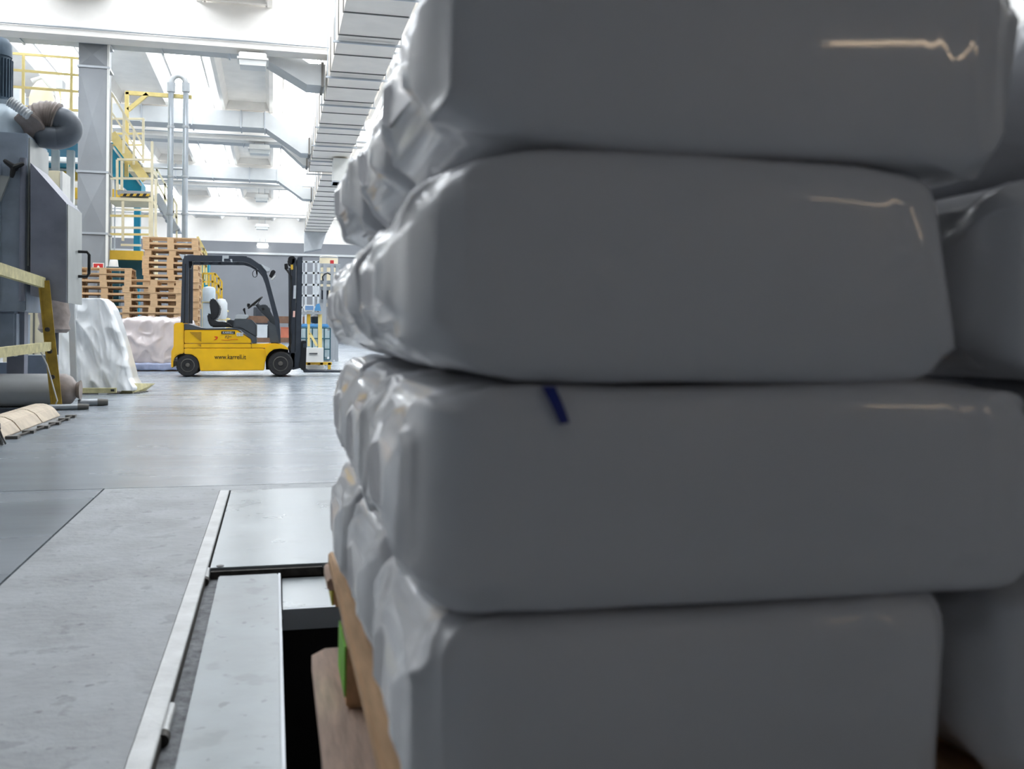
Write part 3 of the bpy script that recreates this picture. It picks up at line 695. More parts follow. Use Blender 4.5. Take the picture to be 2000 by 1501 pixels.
xs = a[1].x+.012
h0, h1 = P(156, 492, 10.95), P(156, 540, 10.95)
MB().tube([(xs, 10.9, h0.z), (xs+.09, 10.9, h0.z), (xs+.11, 10.9, h0.z-.03), (xs+.11, 10.9, h1.z+.03), (xs+.09, 10.9, h1.z), (xs, 10.9, h1.z)], .016, 10).build('handle', 'black', hood, True)
MB().tube([(-2.4, 10.40, 1.05), (-2.4, 10.40, 2.45)], .03, 10).build('door_hinge', 'machine_dark', mc, True)
kc = P(29, 328, 10.4); kn = MB().lathe([(.03, -.06), (.04, -.03), (.03, .02)], (kc.x, 10.4, kc.z), 'y', 14).build('star_knob', 'black', mc, True)
for t in range(3):
    an = .4+t*2.094; e = Vector((kc.x+.085*math.cos(an), 10.34, kc.z+.085*math.sin(an)))
    MB().tube([Vector((kc.x, 10.36, kc.z)), e, e+Vector((.02*math.cos(an), 0, .02*math.sin(an)))], [.03, .022, .014], 8).build('knob_arm', 'black', kn, True)
MB().prism([(P(0, 352, 10.4).x-.3, 2.3), (P(20, 352, 10.4).x, 2.26), (P(0, 385, 10.4).x, 2.0), (P(0, 385, 10.4).x-.3, 1.9)], 10.37, 10.42).build('label_plate', 'machine_lit_and_label', mc)
MB().box(-2.95, -2.6, 10.36, 10.42, 1.0, 2.4).build('door_leaf', 'machine', mc, bevel=.008)
# dome, motor and hoses on top
dc = P(-2, 232, 10.9); rr = P(62, 250, 10.9).x-dc.x
MB().lathe([(rr*1.02, 0), (rr, .03), (rr*.98, .12), (rr*.82, .26), (rr*.6, .34), (.2, .38)], (dc.x, 10.88, 2.7), 'z', 40).build('dome', 'dome', mc, True)
mo = P(-8, 200, 10.9); mr = P(22, 150, 10.9).x-mo.x; mz0 = 3.05; mz1 = P(10, 112, 10.9).z
mt = MB().lathe([(mr*.9, 0), (mr*.9, mz1-mz0), (mr*1.04, mz1-mz0), (mr*1.04, mz1-mz0+.12), (mr*.8, mz1-mz0+.18)], (mo.x, 10.9, mz0), 'z', 32).build('motor', 'motor', mc, True)
for t in range(28):
    an = 2*math.pi*t/28; c = Vector((mo.x+mr*.93*math.cos(an), 10.9+mr*.93*math.sin(an), 0))
    MB().bar(c+Vector((0, 0, mz0+.08)), c+Vector((0, 0, mz1-.03)), .008, .05, Vector((math.cos(an), math.sin(an), 0))).build('cooling_fin', 'motor', mt)
def hose(pts, r, m, name, ridge=.12, k=1.0, parent=mc, sub=8):
    V = [Vector(p) for p in pts]; out = []; rs = []
    def cr(p0, p1, p2, p3, t): return .5*((2*p1)+(p2-p0)*t+(2*p0-5*p1+4*p2-p3)*t*t+(3*p1-p0-3*p2+p3)*t**3)
    for i in range(len(V)-1):
        for j in range(sub):
            out.append(cr(V[max(i-1, 0)], V[i], V[i+1], V[min(i+2, len(V)-1)], j/sub))
    out.append(V[-1])
    rs = [r*(1+ridge*(1 if (i % 2) else -1)*.5) for i in range(len(out))]
    return MB().tube(out, rs, 20).build(name, m, parent, True)
Q = lambda px, py, Y=10.8: P(px, py, Y)
hose([Q(56, 250, 10.7), Q(68, 238), Q(85, 228), Q(100, 228), Q(112, 232)], .155, 'hose_brown', 'flexible_hose', .08, sub=6)
hose([Q(110, 231), Q(126, 236), Q(136, 250), Q(130, 263), Q(112, 268), Q(92, 266), Q(78, 264, 11.0)], .125, 'hose_dark', 'hose_elbow', 0)
hose([Q(18, 197, 10.6), Q(30, 205, 10.6), Q(44, 215, 10.6), Q(58, 226, 10.6)], .05, 'hose_white', 'thin_hose', .18, sub=6)
# film reel and yellow gusset seen under the hood
fr = thing('film_reel', 'wound brown film reel standing behind the machine hood', 'reel', (-2.3, 11.9, 0))
c = P(106, 615, 11.9); MB().lathe([(.13, -.2), (.17, -.16), (.15, -.1), (.17, 0), (.15, .1), (.15, .25)], (c.x, 11.9, c.z), 'z', 28).build('wound_film', 'hose_brown', fr, True)
MB().lathe([(.05, 0), (.05, c.z-.2)], (c.x, 11.9, 0), 'z', 14).build('spindle', 'dark_metal', fr, True)
MB().lathe([(.2, 0), (.2, .03)], (c.x, 11.9, 0), 'z', 20).build('stand_base', 'dark_metal', fr, True)
gs = P(104, 660, 11.9)
tg = thing('gusset_bracket', 'yellow triangular bracket behind the machine leg', 'bracket', (gs.x, 12.2, 0))
MB().prism([(P(94, 700, 12.2).x, 0), (P(112, 690, 12.2).x, .4), (P(112, 640, 12.2).x, .9), (P(106, 640, 12.2).x, .9), (P(94, 690, 12.2).x, .4)], 12.2, 12.26).build('gusset_plate', 'yellow', tg)
# beige cabinet behind the machine
bc = thing('electrical_cabinet', 'beige cabinet standing behind the dark machine hood', 'cabinet', (P(105, 360, 13.5).x, 13.5, 0))
x0, x1 = P(92, 360, 13.5).x, P(117, 360, 13.5).x
MB().box(x0-.5, x1, 13.5, 14.0, 0, P(105, 333, 13.5).z).build('cabinet_body', 'cream', bc, bevel=.01)
MB().box(x1, x1+.03, 13.5, 14.0, 0, P(105, 333, 13.5).z).build('cabinet_side', 'white_paint', bc)
MB().box(x1-.3, x1-.28, 13.48, 13.5, .1, P(105, 340, 13.5).z).build('door_gap', 'seam', bc)

# ================================================================== barrier, kerb and floor clutter at the left
br = thing('guard_barrier', 'worn yellow angle-iron guard rail in front of the dark machine', 'barrier', (-2.15, 10.3, 0))
tp_, bp_ = P(77, 548, 10.3), P(103, 797, 10.3)
MB().bar((tp_.x, 10.3, tp_.z), (bp_.x, 10.3, 0), .012, .09, Vector((0, 1, 0))).build('post', 'worn_ochre', br)
MB().bar((tp_.x+.05, 10.27, tp_.z), (bp_.x+.05, 10.27, 0), .09, .012, Vector((0, 1, 0))).build('post_flange', 'worn_ochre', br)
MB().bar((tp_.x+.07, 10.29, tp_.z), (bp_.x+.07, 10.29, 0), .012, .05, Vector((0, 1, 0))).build('post_edge', 'worn_yellow', br)
q0 = P(0, 528, 8.95)
d = (Vector((tp_.x, 10.3, tp_.z-.03))-q0); far = q0-d*1.0
MB().bar(far, (tp_.x+.03, 10.3, tp_.z-.02), .05, .1).build('top_rail', 'worn_yellow', br)
r0, r1 = P(0, 688, 8.95), P(95, 676, 10.25)
MB().bar(r0-(r1-r0), r1, .05, .085).build('mid_rail', 'worn_yellow', br)
for z in (.25, .45, .62): 
    c = Vector((bp_.x, 10.24, 0)).lerp(Vector((tp_.x, 10.24, tp_.z)), z)
    MB().lathe([(.022, -.02), (.022, .01)], (c.x+.04, c.y, c.z), 'y', 10).build('bolt', 'rust', br)
far2 = Vector((far.x, far.y, 0)); MB().bar((far.x, far.y, far.z), (far.x+.05, far.y, 0), .08, .06).build('post', 'worn_ochre', br)
kb = thing('kerb_bumper', 'beige rounded kerb bumper on the floor by the yellow rail', 'kerb', (-2.0, 8.5, 0))
for i, y in enumerate((7.3, 8.0, 8.7)):
    prof = [(-2.16, 0), (-2.12, .08), (-2.06, .115), (-1.97, .115), (-1.9, .08), (-1.84, 0)]
    MB().prism(prof, y+.006, y+.694).build('kerb_segment', 'beige', kb, bevel=.01)
cb = thing('floor_cable', 'dark cable pinned along the floor beside the kerb bumper', 'cable', (-1.75, 8.4, 0))
pts = [PZ(x, y, .012) for x, y in ((28, 853), (60, 842), (88, 833), (110, 826), (128, 818), (141, 812))]
MB().tube(pts, .009, 8).build('cable_line', 'rust', cb, True)
for c in pts[::1]: MB().box(c.x-.05, c.x+.03, c.y-.04, c.y+.04, 0, .022).build('cable_clip', 'seam', cb)
bm_ = PZ(4, 868)
bs = thing('broom', 'black bristled broom head on the floor at the left edge', 'broom', (bm_.x, bm_.y, 0))
MB().box(bm_.x-.42, bm_.x-.02, bm_.y-.05, bm_.y+.05, .1, .15).build('broom_block', 'black', bs, bevel=.01)
m = MB()
for i in range(200):
    x = bm_.x-.41+.4*random.random(); y = bm_.y-.04+.08*random.random()
    m.bar((x, y, .11), (x+random.uniform(-.03, .05), y+random.uniform(-.05, .03), .003), .006)
o = m.build('bristles', 'black', bs); o['kind'] = 'stuff'
MB().tube([(bm_.x-.2, bm_.y, .14), (bm_.x-.9, bm_.y+.2, 1.2)], .014, 8).build('broom_handle', 'wood', bs, True)
gr = thing('floor_grating', 'dark steel drain grating set beside the kerb bumper', 'grating', (-2.6, 9.2, 0))
g0, g1 = PZ(0, 818).y, PZ(58, 801).y
for i in range(14):
    y = 8.7+.11*i; MB().box(-3.2, -2.2, y, y+.02, .0, .02).build('grating_bar', 'dark_metal', gr)
for x in (-3.2, -2.7, -2.22): MB().box(x, x+.02, 8.7, 10.15, .0, .015).build('grating_rail', 'dark_metal', gr)
for k, (p0, p1, r, lab) in enumerate((((152, 786), (204, 780), .035, 'thicker steel tube lying on the floor by the frame foot'), ((95, 795), (168, 788), .028, 'thinner steel tube lying on the floor nearer the yellow post'))):
    a = PZ(*p0, r); b = PZ(*p1, r); b.y = a.y+.03
    t = thing('steel_tube', lab, 'tube', (a.x, a.y, r)); MB().tube([a, b], r, 12).build('tube_body', 'galv', t, True)
    dv = (b-a).normalized(); MB().tube([b, b+dv*.03, b+dv*.1], [r*1.12, r*1.12, r*.9], 12).build('tube_end', 'seam', t, True)
rl = thing('wrapped_roll', 'long grey roll in plastic lying under the yellow rail, end bunched', 'roll', (-2.6, 11.2, 0))
a = P(-60, 762, 10.6); b = P(116, 758, 10.6); rr = .165; a.z = b.z = rr
dv = (b-a); pts = [a+dv*t for t in (0, .3, .6, .85, 1.0)]
MB().tube(pts, rr, 24).build('roll_body', 'duct_grey', rl, True)
dn = dv.normalized(); m = MB(); e = [b, b+dn*.06, b+dn*.12, b+dn*.16, b+dn*.2]
m.tube(e, [rr*1.02, rr*1.0, rr*.8, rr*.45, rr*.6], 22).build('bunched_end', 'hose_brown', rl, True)
mbm = MB().box(a.x, P(112, 720, 11.45).x, 11.3, 11.45, .28, .42).build('support_beam', 'machine', mc)
MB().box(P(60, 740, 11.45).x, P(112, 740, 11.45).x, 11.25, 11.5, 0, .5).build('support_foot', 'machine', mc)
tw = thing('loose_wire', 'thin white wire hanging down from the yellow middle rail', 'wire', (-2.1, 10.2, 0))
MB().tube([P(x, y, 10.2) for x, y in ((64, 671), (78, 674), (80, 688), (92, 712), (100, 740), (107, 765), (112, 782))]+[PZ(106, 796, .006)], .007, 6).build('wire_run', 'white_paint', tw, True)

# ================================================================== small things on and behind the pallets
sg_ = P(190, 519, 23.9)
rs = thing('warning_sign', 'small red sign with white pictogram above the left pallets', 'sign', (sg_.x, 24.1, 0))
x0, x1, z0, z1 = P(181, 519, 24.2).x, P(203, 519, 24.2).x, P(190, 526, 24.2).z, P(190, 513, 24.2).z
MB().box(x0, x1, 24.2, 24.22, z0, z1).build('sign_board', 'white_paint', rs)
MB().box(x0+.02, x1-.02, 24.19, 24.2, z0+.02, z1-.02).build('sign_face', 'red', rs)
MB().prism([((x0+x1)/2-.04, z0+.03), ((x0+x1)/2+.05, z0+.03), ((x0+x1)/2, z0+.1)], 24.185, 24.19).build('pictogram', 'white_paint', rs)
MB().box((x0+x1)/2-.02, (x0+x1)/2+.02, 24.22, 24.26, 0, z1).build('sign_post', 'galv', rs)
b0 = P(222, 521, 24.6); bw = P(232, 515, 24.6).x-P(213, 515, 24.6).x
bk = thing('white_bucket', 'upturned white bucket beside the red sign', 'bucket', (b0.x, 24.6, 0))
MB().lathe([(bw*.52, 0), (bw*.5, .03), (bw*.42, P(222, 508, 24.6).z-b0.z), (bw*.38, P(222, 507, 24.6).z-b0.z)], (b0.x, 24.6, b0.z), 'z', 20).build('bucket_body', 'white_paint', bk, True)
MB().box(b0.x-.14, b0.x+.14, 24.45, 24.75, 0, b0.z-.005).build('machine_stand', 'teal_dark', bk)
# ================================================================== mezzanine, stairs and pipes
def rail_part(t, name, pts, Y, w, m, Y2=None):
    V = [P(px, py, Y if Y2 is None else Y+(Y2-Y)*i/(len(pts)-1)) for i, (px, py) in enumerate(pts)]
    mb = MB()
    for a, b in zip(V[:-1], V[1:]): mb.bar(a, b, w)
    return mb.build(name, m, t)
mz = thing('mezzanine', 'blue-green steel mezzanine deck with white and yellow edge beams', 'mezzanine', (-6, 30, 0))
def slab_px(name, x0, x1, y_front, y_back, z, th, m, parent):   # deck lying at height z, seen from below
    a = PZ(x0, y_front, z); b = PZ(x0, y_back, z); xl, xr = PZ(x0, y_back, z).x, PZ(x1, y_back, z).x
    MB().box(xl-3, xr, a.y, b.y, z+.05, z+th).build('added_deck_top', 'galv', parent)  # unseen grey top added to stop teal light bouncing onto the roof
    return MB().box(xl-3, xr, a.y, b.y, z, z+.05).build(name, m, parent)
slab_px('deck_panel', 76, 211, 276, 304, 6.1, .12, 'teal', mz)
slab_px('deck_panel', 76, 211, 313, 333, 6.1, .12, 'teal', mz)
def beam_px(name, x0, x1, y0, y1, Y, m, d=.3, parent=None):
    a = P(x0, y1, Y); b = P(x1, y0, Y); return MB().box(a.x, b.x, Y, Y+d, min(a.z, b.z), max(a.z, b.z)).build(name, m, parent)
beam_px('edge_beam', 70, 211, 304, 313, 32.6, 'white_paint', parent=mz)
beam_px('edge_beam', 70, 211, 333, 338, 34.5, 'white_paint', parent=mz)
beam_px('edge_beam', 70, 211, 338, 348, 34.4, 'yellow', parent=mz)
beam_px('edge_beam', 70, 240, 355, 369, 36.5, 'white_paint', parent=mz)
beam_px('edge_beam', 70, 240, 370, 384, 36.4, 'yellow', parent=mz)
beam_px('edge_beam', 70, 211, 388, 397, 37.0, 'grey_white', parent=mz)
col_ = lambda x0, x1, y0, Y, m, d=.25: MB().box(P(x0, y0, Y).x, P(x1, y0, Y).x, Y, Y+d, 0, P(x0, y0, Y).z).build('column', m, mz)
col_(262, 274, 352, 30, 'teal'); col_(217, 219, 280, 27.0, 'white_paint', .1); col_(211, 217, 278, 27.0, 'navy')
for x0 in (40, 100, 130): MB().box(P(x0, 300, 31).x, P(x0, 300, 31).x+.2, 31, 31.2, 0, 6.1).build('column', 'white_paint', mz)
beam_px('edge_beam', 212, 279, 490, 506, 25.8, 'yellow', .2, mz)
beam_px('lower_panel', 212, 285, 508, 560, 26.2, 'teal_dark', .1, mz)
a = PZ(80, 240, 6.22)
gr2 = thing('guard_railing', 'yellow tubular guard railing high on the mezzanine at the left', 'railing', (-6, 27, 6.22))
for (y0, y1) in ((104, 114), (136, 147), (169, 179), (206, 216)): rail_part(gr2, 'rail', [(10, y0-.8), (154, y1)], 26.6, .055, 'yellow_pale')
for x in (46, -20, 140): a = P(x, 106 if x < 100 else 112, 26.6); MB().box(a.x-.03, a.x+.03, 26.57, 26.63, 6.22, a.z).build('post', 'yellow_pale', gr2)
p_ = P(46, 232, 26.6); MB().box(p_.x-3, PZ(211, 304, 6.1).x, 26.4, PZ(76, 276, 6.1).y-.01, 6.1, 6.215).build('walkway', 'galv', mz)
vz = 6.22
ve = thing('process_vessel', 'cream domed process vessel standing on the mezzanine behind the railing', 'vessel', (P(82, 200, 28.5).x, 28.5, vz))
cc = P(82, 200, 28.5); R = P(107, 200, 28.5).x-cc.x; zt = P(82, 157, 28.5).z
MB().lathe([(R*.96, 0), (R, .05), (R, (zt-vz)*.62), (R*.75, (zt-vz)*.85), (R*.3, zt-vz), (.05, zt-vz+.02)], (cc.x, 28.5, vz), 'z', 28).build('vessel_body', 'tank_cream', ve, True)
MB().tube([P(x, y, 28.1) for x, y in ((62, 158), (82, 151), (98, 168), (110, 178), (113, 192), (113, 214))], .06, 8).build('vent_pipe', 'white_paint', ve, True)
MB().box(P(24, 175, 28.6).x, P(40, 175, 28.6).x, 28.5, 29.2, vz, P(30, 172, 28.6).z).build('side_box', 'grey_white', ve)
cbx = thing('control_box', 'grey control box with mounting bracket on the mezzanine beside the vessel', 'box', (P(115, 165, 28.8).x, 28.8, vz))
MB().box(P(108, 165, 28.8).x, P(122, 165, 28.8).x, 28.8, 29.2, P(110, 172, 28.8).z, P(110, 155, 28.8).z).build('box_body', 'duct_grey', cbx)
MB().box(P(112, 165, 28.8).x, P(116, 165, 28.8).x, 28.9, 29.0, vz, P(110, 172, 28.8).z).build('box_stand', 'yellow_pale', cbx)
# staircase
sc = thing('staircase', 'cream and yellow steel staircase with landings climbing to the mezzanine', 'stairs', (-4, 26.5, 0))
SY = 26.5
rail_part(sc, 'stringer', [(219, 262), (284, 350)], SY+.1, .22, 'yellow_pale'); rail_part(sc, 'stringer', [(219, 262), (284, 350)], SY+1.0, .22, 'yellow_pale')
rail_part(sc, 'handrail', [(217, 181), (281, 285)], SY, .05, 'cream'); rail_part(sc, 'mid_rail', [(219, 221), (282, 313)], SY, .045, 'cream')
for x, y0, y1 in ((217, 181, 276), (242, 222, 300), (262, 256, 322), (280, 232, 318)): rail_part(sc, 'post', [(x, y0), (x-.5, y1)], SY, .06, 'cream')
for y in (232, 261, 283): rail_part(sc, 'rail', [(218, y), (281, y)], SY+1.05, .05, 'yellow_pale' if y > 240 else 'cream')
for t in range(9):
    px, py = 224+6.6*t, 266+9*t; a = P(px, py, SY); MB().box(a.x-.12, a.x+.16, SY+.15, SY+1.0, a.z-.02, a.z+.02).build('tread', 'galv', sc)
def landing(x0, x1, y, Y, d, th=.12, m='cream'): a = P(x0, y, Y); b = P(x1, y, Y); return MB().box(a.x, b.x, Y, Y+d, a.z-th, a.z).build('landing', m, sc)
landing(250, 298, 325, SY, 1.1); landing(229, 295, 371, SY-.2, 1.3, .1, 'galv'); landing(209, 296, 384, SY-.25, 1.4, .08)
for t in range(9): 
    x0 = 233+6.4*t; q = [P(x0, 383, SY-.28), P(x0+6.4, 383, SY-.28), P(x0+6.4+3, 378, SY-.28), P(x0+3, 378, SY-.28)]
    MB().prism([(v.x, v.z) for v in q], SY-.29, SY-.27).build('hazard_stripe', 'hazard_black' if t % 2 else 'yellow', sc)
for x, y0, y1 in ((229, 312, 371), (238, 314, 371), (297, 276, 468), (304, 350, 466), (240, 392, 470), (293, 385, 468)): rail_part(sc, 'post', [(x, y0), (x, y1)], SY-.2, .06, 'cream')
for y, x0, x1 in ((348, 209, 298), (311, 229, 296), (409, 240, 294), (421, 209, 295), (444, 216, 296), (457, 209, 296), (478, 236, 276)): rail_part(sc, 'crossbar', [(x0, y), (x1, y+1)], SY-.2, .055, 'yellow_pale' if y in (421, 457) else 'cream')
for x in (297, 305): rail_part(sc, 'support_post', [(x, 460), (x, 560)], SY-.2, .08, 'cream')
sc2 = thing('staircase', 'pale steel staircase flight descending behind the twin steel pipes', 'stairs', (-2.5, 29, 0))
for dy in (0, 26, 50): rail_part(sc2, 'handrail' if dy < 50 else 'stringer', [(306, 330+dy), (345, 400+dy)], 29, .05 if dy < 50 else .18, 'cream' if dy < 50 else 'galv')
for x, y0, y1 in ((306, 330, 385), (322, 358, 414), (338, 388, 440), (345, 400, 470)): rail_part(sc2, 'post', [(x, y0), (x, y1)], 29, .05, 'cream')
for t in range(8): a = P(306+5*t, 386+9*t, 29); MB().box(a.x-.12, a.x+.14, 29, 29.9, a.z-.02, a.z+.02).build('tread', 'galv', sc2)
rail_part(sc2, 'platform_rail', [(300, 325), (348, 330)], 29, .06, 'galv')
cv = thing('inclined_conveyor', 'blue-green inclined conveyor trough under the upper stairs', 'conveyor', (-4, 28, 3))
q = [P(217, 278, 28), P(222, 278, 28), P(276, 356, 28), P(276, 374, 28), P(252, 374, 28), P(217, 345, 28)]
MB().prism([(v.x, v.z) for v in q], 28, 28.9).build('trough', 'teal', cv)
rail_part(cv, 'edge_rail', [(217, 282), (276, 362)], 27.95, .05, 'grey_white')
MB().box(P(219, 300, 28).x, P(221, 300, 28).x, 28.4, 28.5, 0, P(219, 312, 28).z).build('leg', 'grey_white', cv)
# gallows bracket and U-shaped pipes
ga = thing('pipe_bracket', 'yellow gallows bracket holding the tall U-shaped steel pipe', 'bracket', (-4, 27.4, 3))
rail_part(ga, 'upright', [(248, 180), (247, 345)], 27.75, .1, 'yellow_pale'); rail_part(ga, 'arm', [(246, 181), (375, 190)], 27.75, .1, 'yellow_pale')
rail_part(ga, 'brace', [(250, 215), (288, 184)], 27.75, .1, 'yellow_pale')
up = thing('steel_pipe', 'tall inverted U of twin shiny steel pipes rising behind the pallets', 'pipe', (P(335, 460, 27.6).x, 27.6, 0))
YU = 27.62; l0, r0 = P(334, 200, YU), P(363, 200, YU); rp_ = .075
zt = P(348, 160, YU).z
for x, px in ((l0.x, 334), (r0.x, 363)):
    MB().tube([(x, YU, 0), (x, YU, P(px, 165, YU).z)], rp_, 16).build('pipe_leg', 'pipe', up, True)
    for y in (248, 345, 418): z = P(px, y, YU).z; MB().lathe([(rp_*1.3, -.03), (rp_*1.3, .03)], (x, YU, z), 'z', 16).build('clamp', 'galv', up, True)
    MB().lathe([(rp_*1.45, 0), (rp_*1.45, .25)], (x, YU, P(px, 180, YU).z), 'z', 16).build('coupling', 'galv', up, True)
cxu = (l0.x+r0.x)/2; rad = (r0.x-l0.x)/2; zc = P(348, 165, YU).z
MB().tube([(cxu+rad*math.cos(math.pi-t*math.pi/16), YU, zc+rad*1.25*math.sin(t*math.pi/16)) for t in range(17)], rp_*.95, 14).build('pipe_bend', 'duct_grey', up, True)
MB().tube([P(300, 327, YU), P(362, 330, YU)], .03, 8).build('tie_rod', 'galv', up)
# rear stairs at the end of the pallets
rsx = thing('staircase', 'bright yellow railed stairs descending right of the tall pallet stack', 'stairs', (-1.5, 27, 0))
RY = 27.2
for dy in (0, 14, 28): rail_part(rsx, 'handrail', [(386, 462+dy), (403, 494+dy)], RY, .05, 'yellow_pale')
for x, y in ((386, 462), (392, 472), (398, 484), (403, 494)): rail_part(rsx, 'post', [(x, y), (x, y+62)], RY, .05, 'yellow_pale')
for dy in (0, 16, 32): rail_part(rsx, 'handrail', [(395, 534+dy), (420, 534+dy), (433, 550+dy)], RY, .05, 'yellow')
for x, y in ((396, 534), (408, 534), (415, 534), (420, 534), (427, 542), (433, 550)): rail_part(rsx, 'post', [(x, y), (x, y+52)], RY, .05, 'yellow')
a = P(396, 586, RY); b = P(433, 586, RY); MB().box(a.x, b.x, RY, RY+1, a.z-.1, a.z).build('landing', 'yellow_pale', rsx)
for x in (398, 430): rail_part(rsx, 'support_post', [(x, 586), (x, 702)], RY+.1, .09, 'yellow_pale')
for t in range(6): a = P(433+3*t, 590+16*t, RY); MB().box(a.x-.05, a.x+.1, RY, RY+1, a.z-.02, a.z+.02).build('tread', 'yellow_pale', rsx)
rail_part(rsx, 'stringer', [(433, 588), (448, 690)], RY, .1, 'yellow_pale')
MB().box(P(388, 560, RY).x, P(402, 560, RY).x, RY+1.2, RY+1.8, 0, P(395, 508, RY).z).build('blue_column', 'teal', rsx)
# grey-white filter unit behind the seat
fu = thing('filter_unit', 'grey-white motor and filter unit behind the forklift seat', 'machine', (P(415, 620, 25.5).x, 25.5, 0))
a = P(408, 585, 25.5); MB().lathe([(.16, 0), (.16, .3), (.13, .36), (.04, .38)], (a.x, 25.5, a.z-.05), 'z', 20).build('motor_cap', 'dome', fu, True)
a = P(432, 600, 25.5); MB().lathe([(.12, -.3), (.15, -.2), (.15, .1), (.1, .2), (.03, .22)], (a.x, 25.5, a.z), 'z', 20).build('filter_pot', 'grey_white', fu, True)
MB().box(P(396, 600, 25.5).x, P(416, 600, 25.5).x, 25.4, 26, 0, P(400, 590, 25.5).z).build('housing', 'dome', fu, bevel=.02)
MB().box(P(416, 630, 25.5).x, P(440, 630, 25.5).x, 25.4, 26, 0, P(430, 625, 25.5).z).build('base', 'grey_white', fu, bevel=.02)

# ================================================================== behind the forklift and at its right
sb = thing('steel_bin', 'dark grey steel bin with brown beams far behind the steering column', 'bin', (P(510, 640, 40).x, 40, 0))
MB().box(P(495, 620, 40).x, P(527, 620, 40).x, 40, 40.8, 0, P(510, 600, 40).z).build('bin_body', 'dark_metal', sb, bevel=.02)
for x in (496, 511, 525): MB().box(P(x, 620, 40).x, P(x, 620, 40).x+.06, 39.96, 40, 0, P(510, 602, 40).z).build('bin_rib', 'grey_plastic', sb)
rk = thing('storage_rack', 'low brown storage rack with grey boxes far behind the forklift cab', 'rack', (P(530, 660, 38).x, 38, 0))
for y0, y1, m_ in ((618, 630, 'brown'), (660, 668, 'brown')): beam_px('shelf_beam', 480, 600, y0, y1, 38, m_, .8, rk)
for x in (480, 530, 598): MB().box(P(x, 640, 38).x, P(x, 640, 38).x+.1, 38.2, 38.3, 0, P(x, 618, 38).z).build('upright', 'brown', rk)
for x0, x1, y0, y1, m_, lab in ((498, 522, 635, 659.5, 'grey_white', 'pale grey box on the far brown rack'), (527, 545, 642, 659.5, 'grey_plastic', 'dark grey box on the far brown rack'), (548, 566, 640, 659.5, 'brick_red', 'brick-red box on the far brown rack'), (502, 524, 670, 690, 'duct_grey', 'mid grey box under the far brown rack')):
    Yb = 38.1; t = thing('storage_box', lab, 'box', (P(x0, y1, Yb).x, Yb, P(x0, y1, Yb).z), 'boxes on the far brown rack')
    z0b = P(x0, y1, Yb).z; z1b = P(x0, y0, Yb).z; z0b = max(0, z0b)
    MB().box(P(x0, y1, Yb).x, P(x1, y1, Yb).x, Yb-.08, Yb+.06, z0b+.003, z1b).build('box_body', m_, t, bevel=.01)
    MB().box(P(x0, y1, Yb).x-.02, P(x1, y1, Yb).x+.02, Yb-.09, Yb+.07, z1b, z1b+.03).build('box_lid', m_, t)
# mesh fence, tank, machine
mf = thing('mesh_fence', 'white steel grid guard fence right of the forklift mast', 'fence', (P(605, 600, 26).x, 26, 0))
for x in (590, 598, 613, 622): a = P(x, 510, 26); MB().box(a.x-.025, a.x+.025, 25.975, 26.025, 0, a.z).build('upright', 'grey_white', mf)
for y in (511, 533, 556, 577, 600, 640): rail_part(mf, 'rail', [(588, y), (623, y)], 26, .05, 'grey_white')
gm = thing('bagging_machine', 'pale grey bagging machine frame behind the white grid fence', 'machine', (P(628, 600, 27).x, 27, 0))
for x in (619, 631, 645, 655): MB().box(P(x, 600, 27).x, P(x, 600, 27).x+.09, 27, 27.1, 0, P(x, 515, 27).z).build('upright', 'galv', gm)
for y in (515, 548, 560, 585): beam_px('crossbeam', 617, 665, y, y+6, 27.1, 'galv', .12, gm)
beam_px('head_box', 615, 624, 555, 578, 26.7, 'grey_white', .3, gm); beam_px('dark_drive', 628, 642, 566, 590, 27.3, 'dark_metal', .3, gm)
MB().tube([P(x, y, 26.9) for x, y in ((631, 548), (630, 540), (634, 535), (640, 533), (646, 536))], .02, 8).build('hose', 'black', gm)
tk = thing('hopper_tank', 'cream round hopper tank with metal hoops at the edge of the bags', 'tank', (P(640, 520, 29).x, 29, 0))
cc = P(642, 520, 29); R = cc.x-P(624, 520, 29).x; z0, z1 = P(640, 545, 29).z, P(640, 502, 29).z
MB().lathe([(.15, -.8), (R, 0), (R, z1-z0), (R*.9, z1-z0+.03)], (cc.x, 29, z0), 'z', 28).build('tank_body', 'tank_cream', tk, True)
for t in range(3): MB().lathe([(R*1.02, 0), (R*1.02, .04)], (cc.x, 29, z0+(z1-z0)*(.25+.35*t)), 'z', 28).build('hoop', 'galv', tk, True)
for sx in (-.6, .6): MB().box(cc.x+R*sx-.05, cc.x+R*sx+.05, 28.95, 29.05, 0, z0).build('leg', 'galv', tk)
beam_px('red_box', 645, 652, 508, 516, 28.2, 'red', .1, tk)
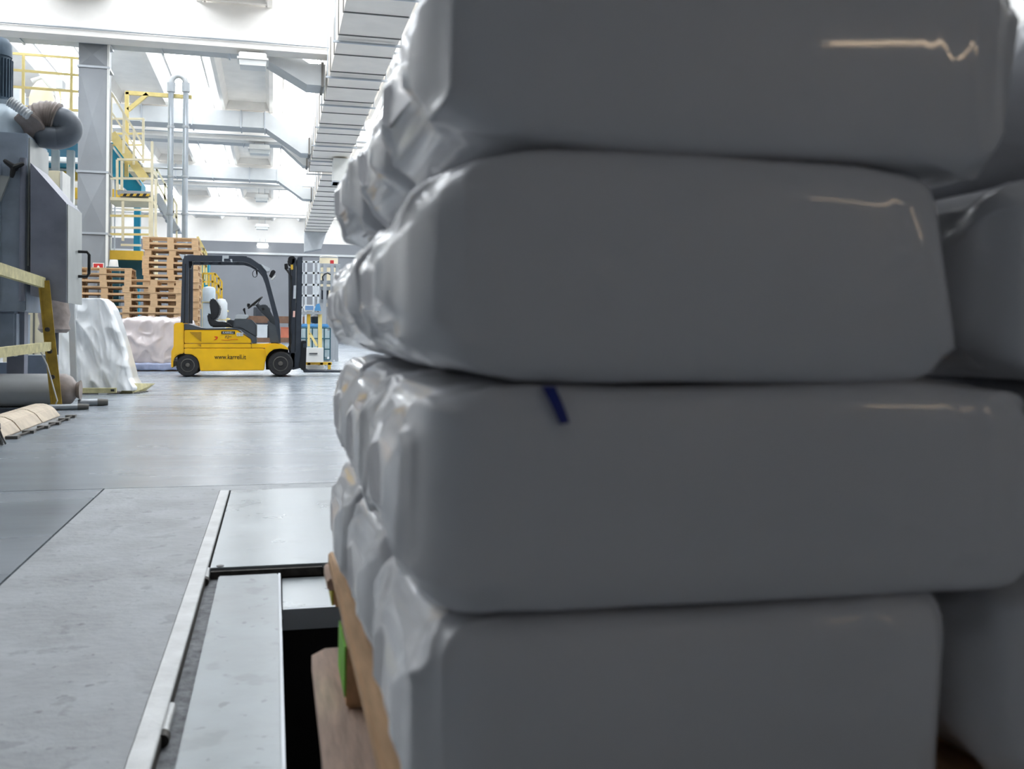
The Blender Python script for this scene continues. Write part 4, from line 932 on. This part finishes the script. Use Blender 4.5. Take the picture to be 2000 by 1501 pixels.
# weighing scale with display
SYc = 21.0
ws = thing('weighing_scale', 'platform scale on yellow legs with pale blue display', 'scale', (P(610, 700, SYc).x, SYc, 0))
beam_px('display_case', 594, 614, 595, 607, SYc, 'white_paint', .15, ws); beam_px('display_screen', 596, 612, 597, 605, SYc-.01, 'screen', .01, ws)
q = [P(614, 606, SYc), P(618, 594, SYc), P(624, 592, SYc), (P(627, 607, SYc))]
MB().prism([(v.x, v.z) for v in q], SYc, SYc+.2).build('keypad', 'blue_lid', ws)
beam_px('shelf', 590, 628, 609, 613, SYc, 'galv', .5, ws)
for x, y0, y1, w, m_ in ((603, 613, 632, .07, 'yellow'), (603, 630, 676, .05, 'yellow_pale'), (625, 613, 722, .08, 'yellow_pale')): rail_part(ws, 'leg', [(x, y0), (x, y1)], SYc+.1, w, m_)
rail_part(ws, 'brace', [(605, 650), (619, 675)], SYc+.1, .05, 'yellow_pale')
beam_px('base_bar', 596, 648, 707, 712, SYc-.1, 'yellow', .15, ws); beam_px('base_bar', 598, 634, 713, 721, SYc-.2, 'white_paint', .3, ws)
for x in (600, 625, 640): MB().box(P(x, 720, SYc).x, P(x, 720, SYc).x+.06, SYc-.1, SYc, 0, P(x, 708, SYc).z).build('foot', 'yellow', ws)
tb = thing('white_case', 'white case with handle standing on the scale frame', 'case', (P(612, 700, 20.7).x, 20.7, 0))
beam_px('case_body', 598, 632, 679, 707, 20.6, 'white_paint', .28, tb); beam_px('handle', 604, 620, 689, 691, 20.57, 'grey_plastic', .03, tb)
ib = thing('liquid_container', 'pale caged liquid container with blue top behind the scale', 'container', (P(615, 660, 23).x, 23, 0))
a = P(586, 700, 23); b = P(645, 632, 23); zt = P(600, 640, 23).z; zb = .15
MB().box(a.x, b.x, 23, 24, zb, zt).build('inner_tank', 'ibc', ib, bevel=.06); MB().box(a.x+.02, b.x-.02, 23.02, 23.98, zt, P(600, 632, 23).z).build('blue_top', 'blue_lid', ib, bevel=.03)
for t in range(6): x = a.x+(b.x-a.x)*t/5; MB().tube([(x, 22.97, zb), (x, 22.97, zt)], .014, 6).build('cage_bar', 'teal_dark', ib)
for t in range(4): z = zb+(zt-zb)*t/3; MB().tube([(a.x, 22.96, z), (b.x, 22.96, z)], .014, 6).build('cage_bar', 'teal_dark', ib)
MB().box(a.x, b.x, 23, 24, 0, .15).build('container_base', 'galv', ib)
dk = thing('drive_motor', 'small black motor standing behind the scale display', 'motor', (P(617, 620, 22).x, 22, P(617, 632, 22).z))
c = P(618, 623, 23.4); MB().lathe([(.1, -.1), (.13, -.06), (.13, .06), (.08, .1)], (c.x, 23.4, P(600, 632, 23.2).z+.11), 'z', 16).build('motor_body', 'black', dk, True)
MB().tube([(c.x, 23.4, P(600, 632, 23.2).z+.2), (c.x+.05, 23.4, P(600, 632, 23.2).z+.3)], .03, 8).build('shaft', 'black', dk)
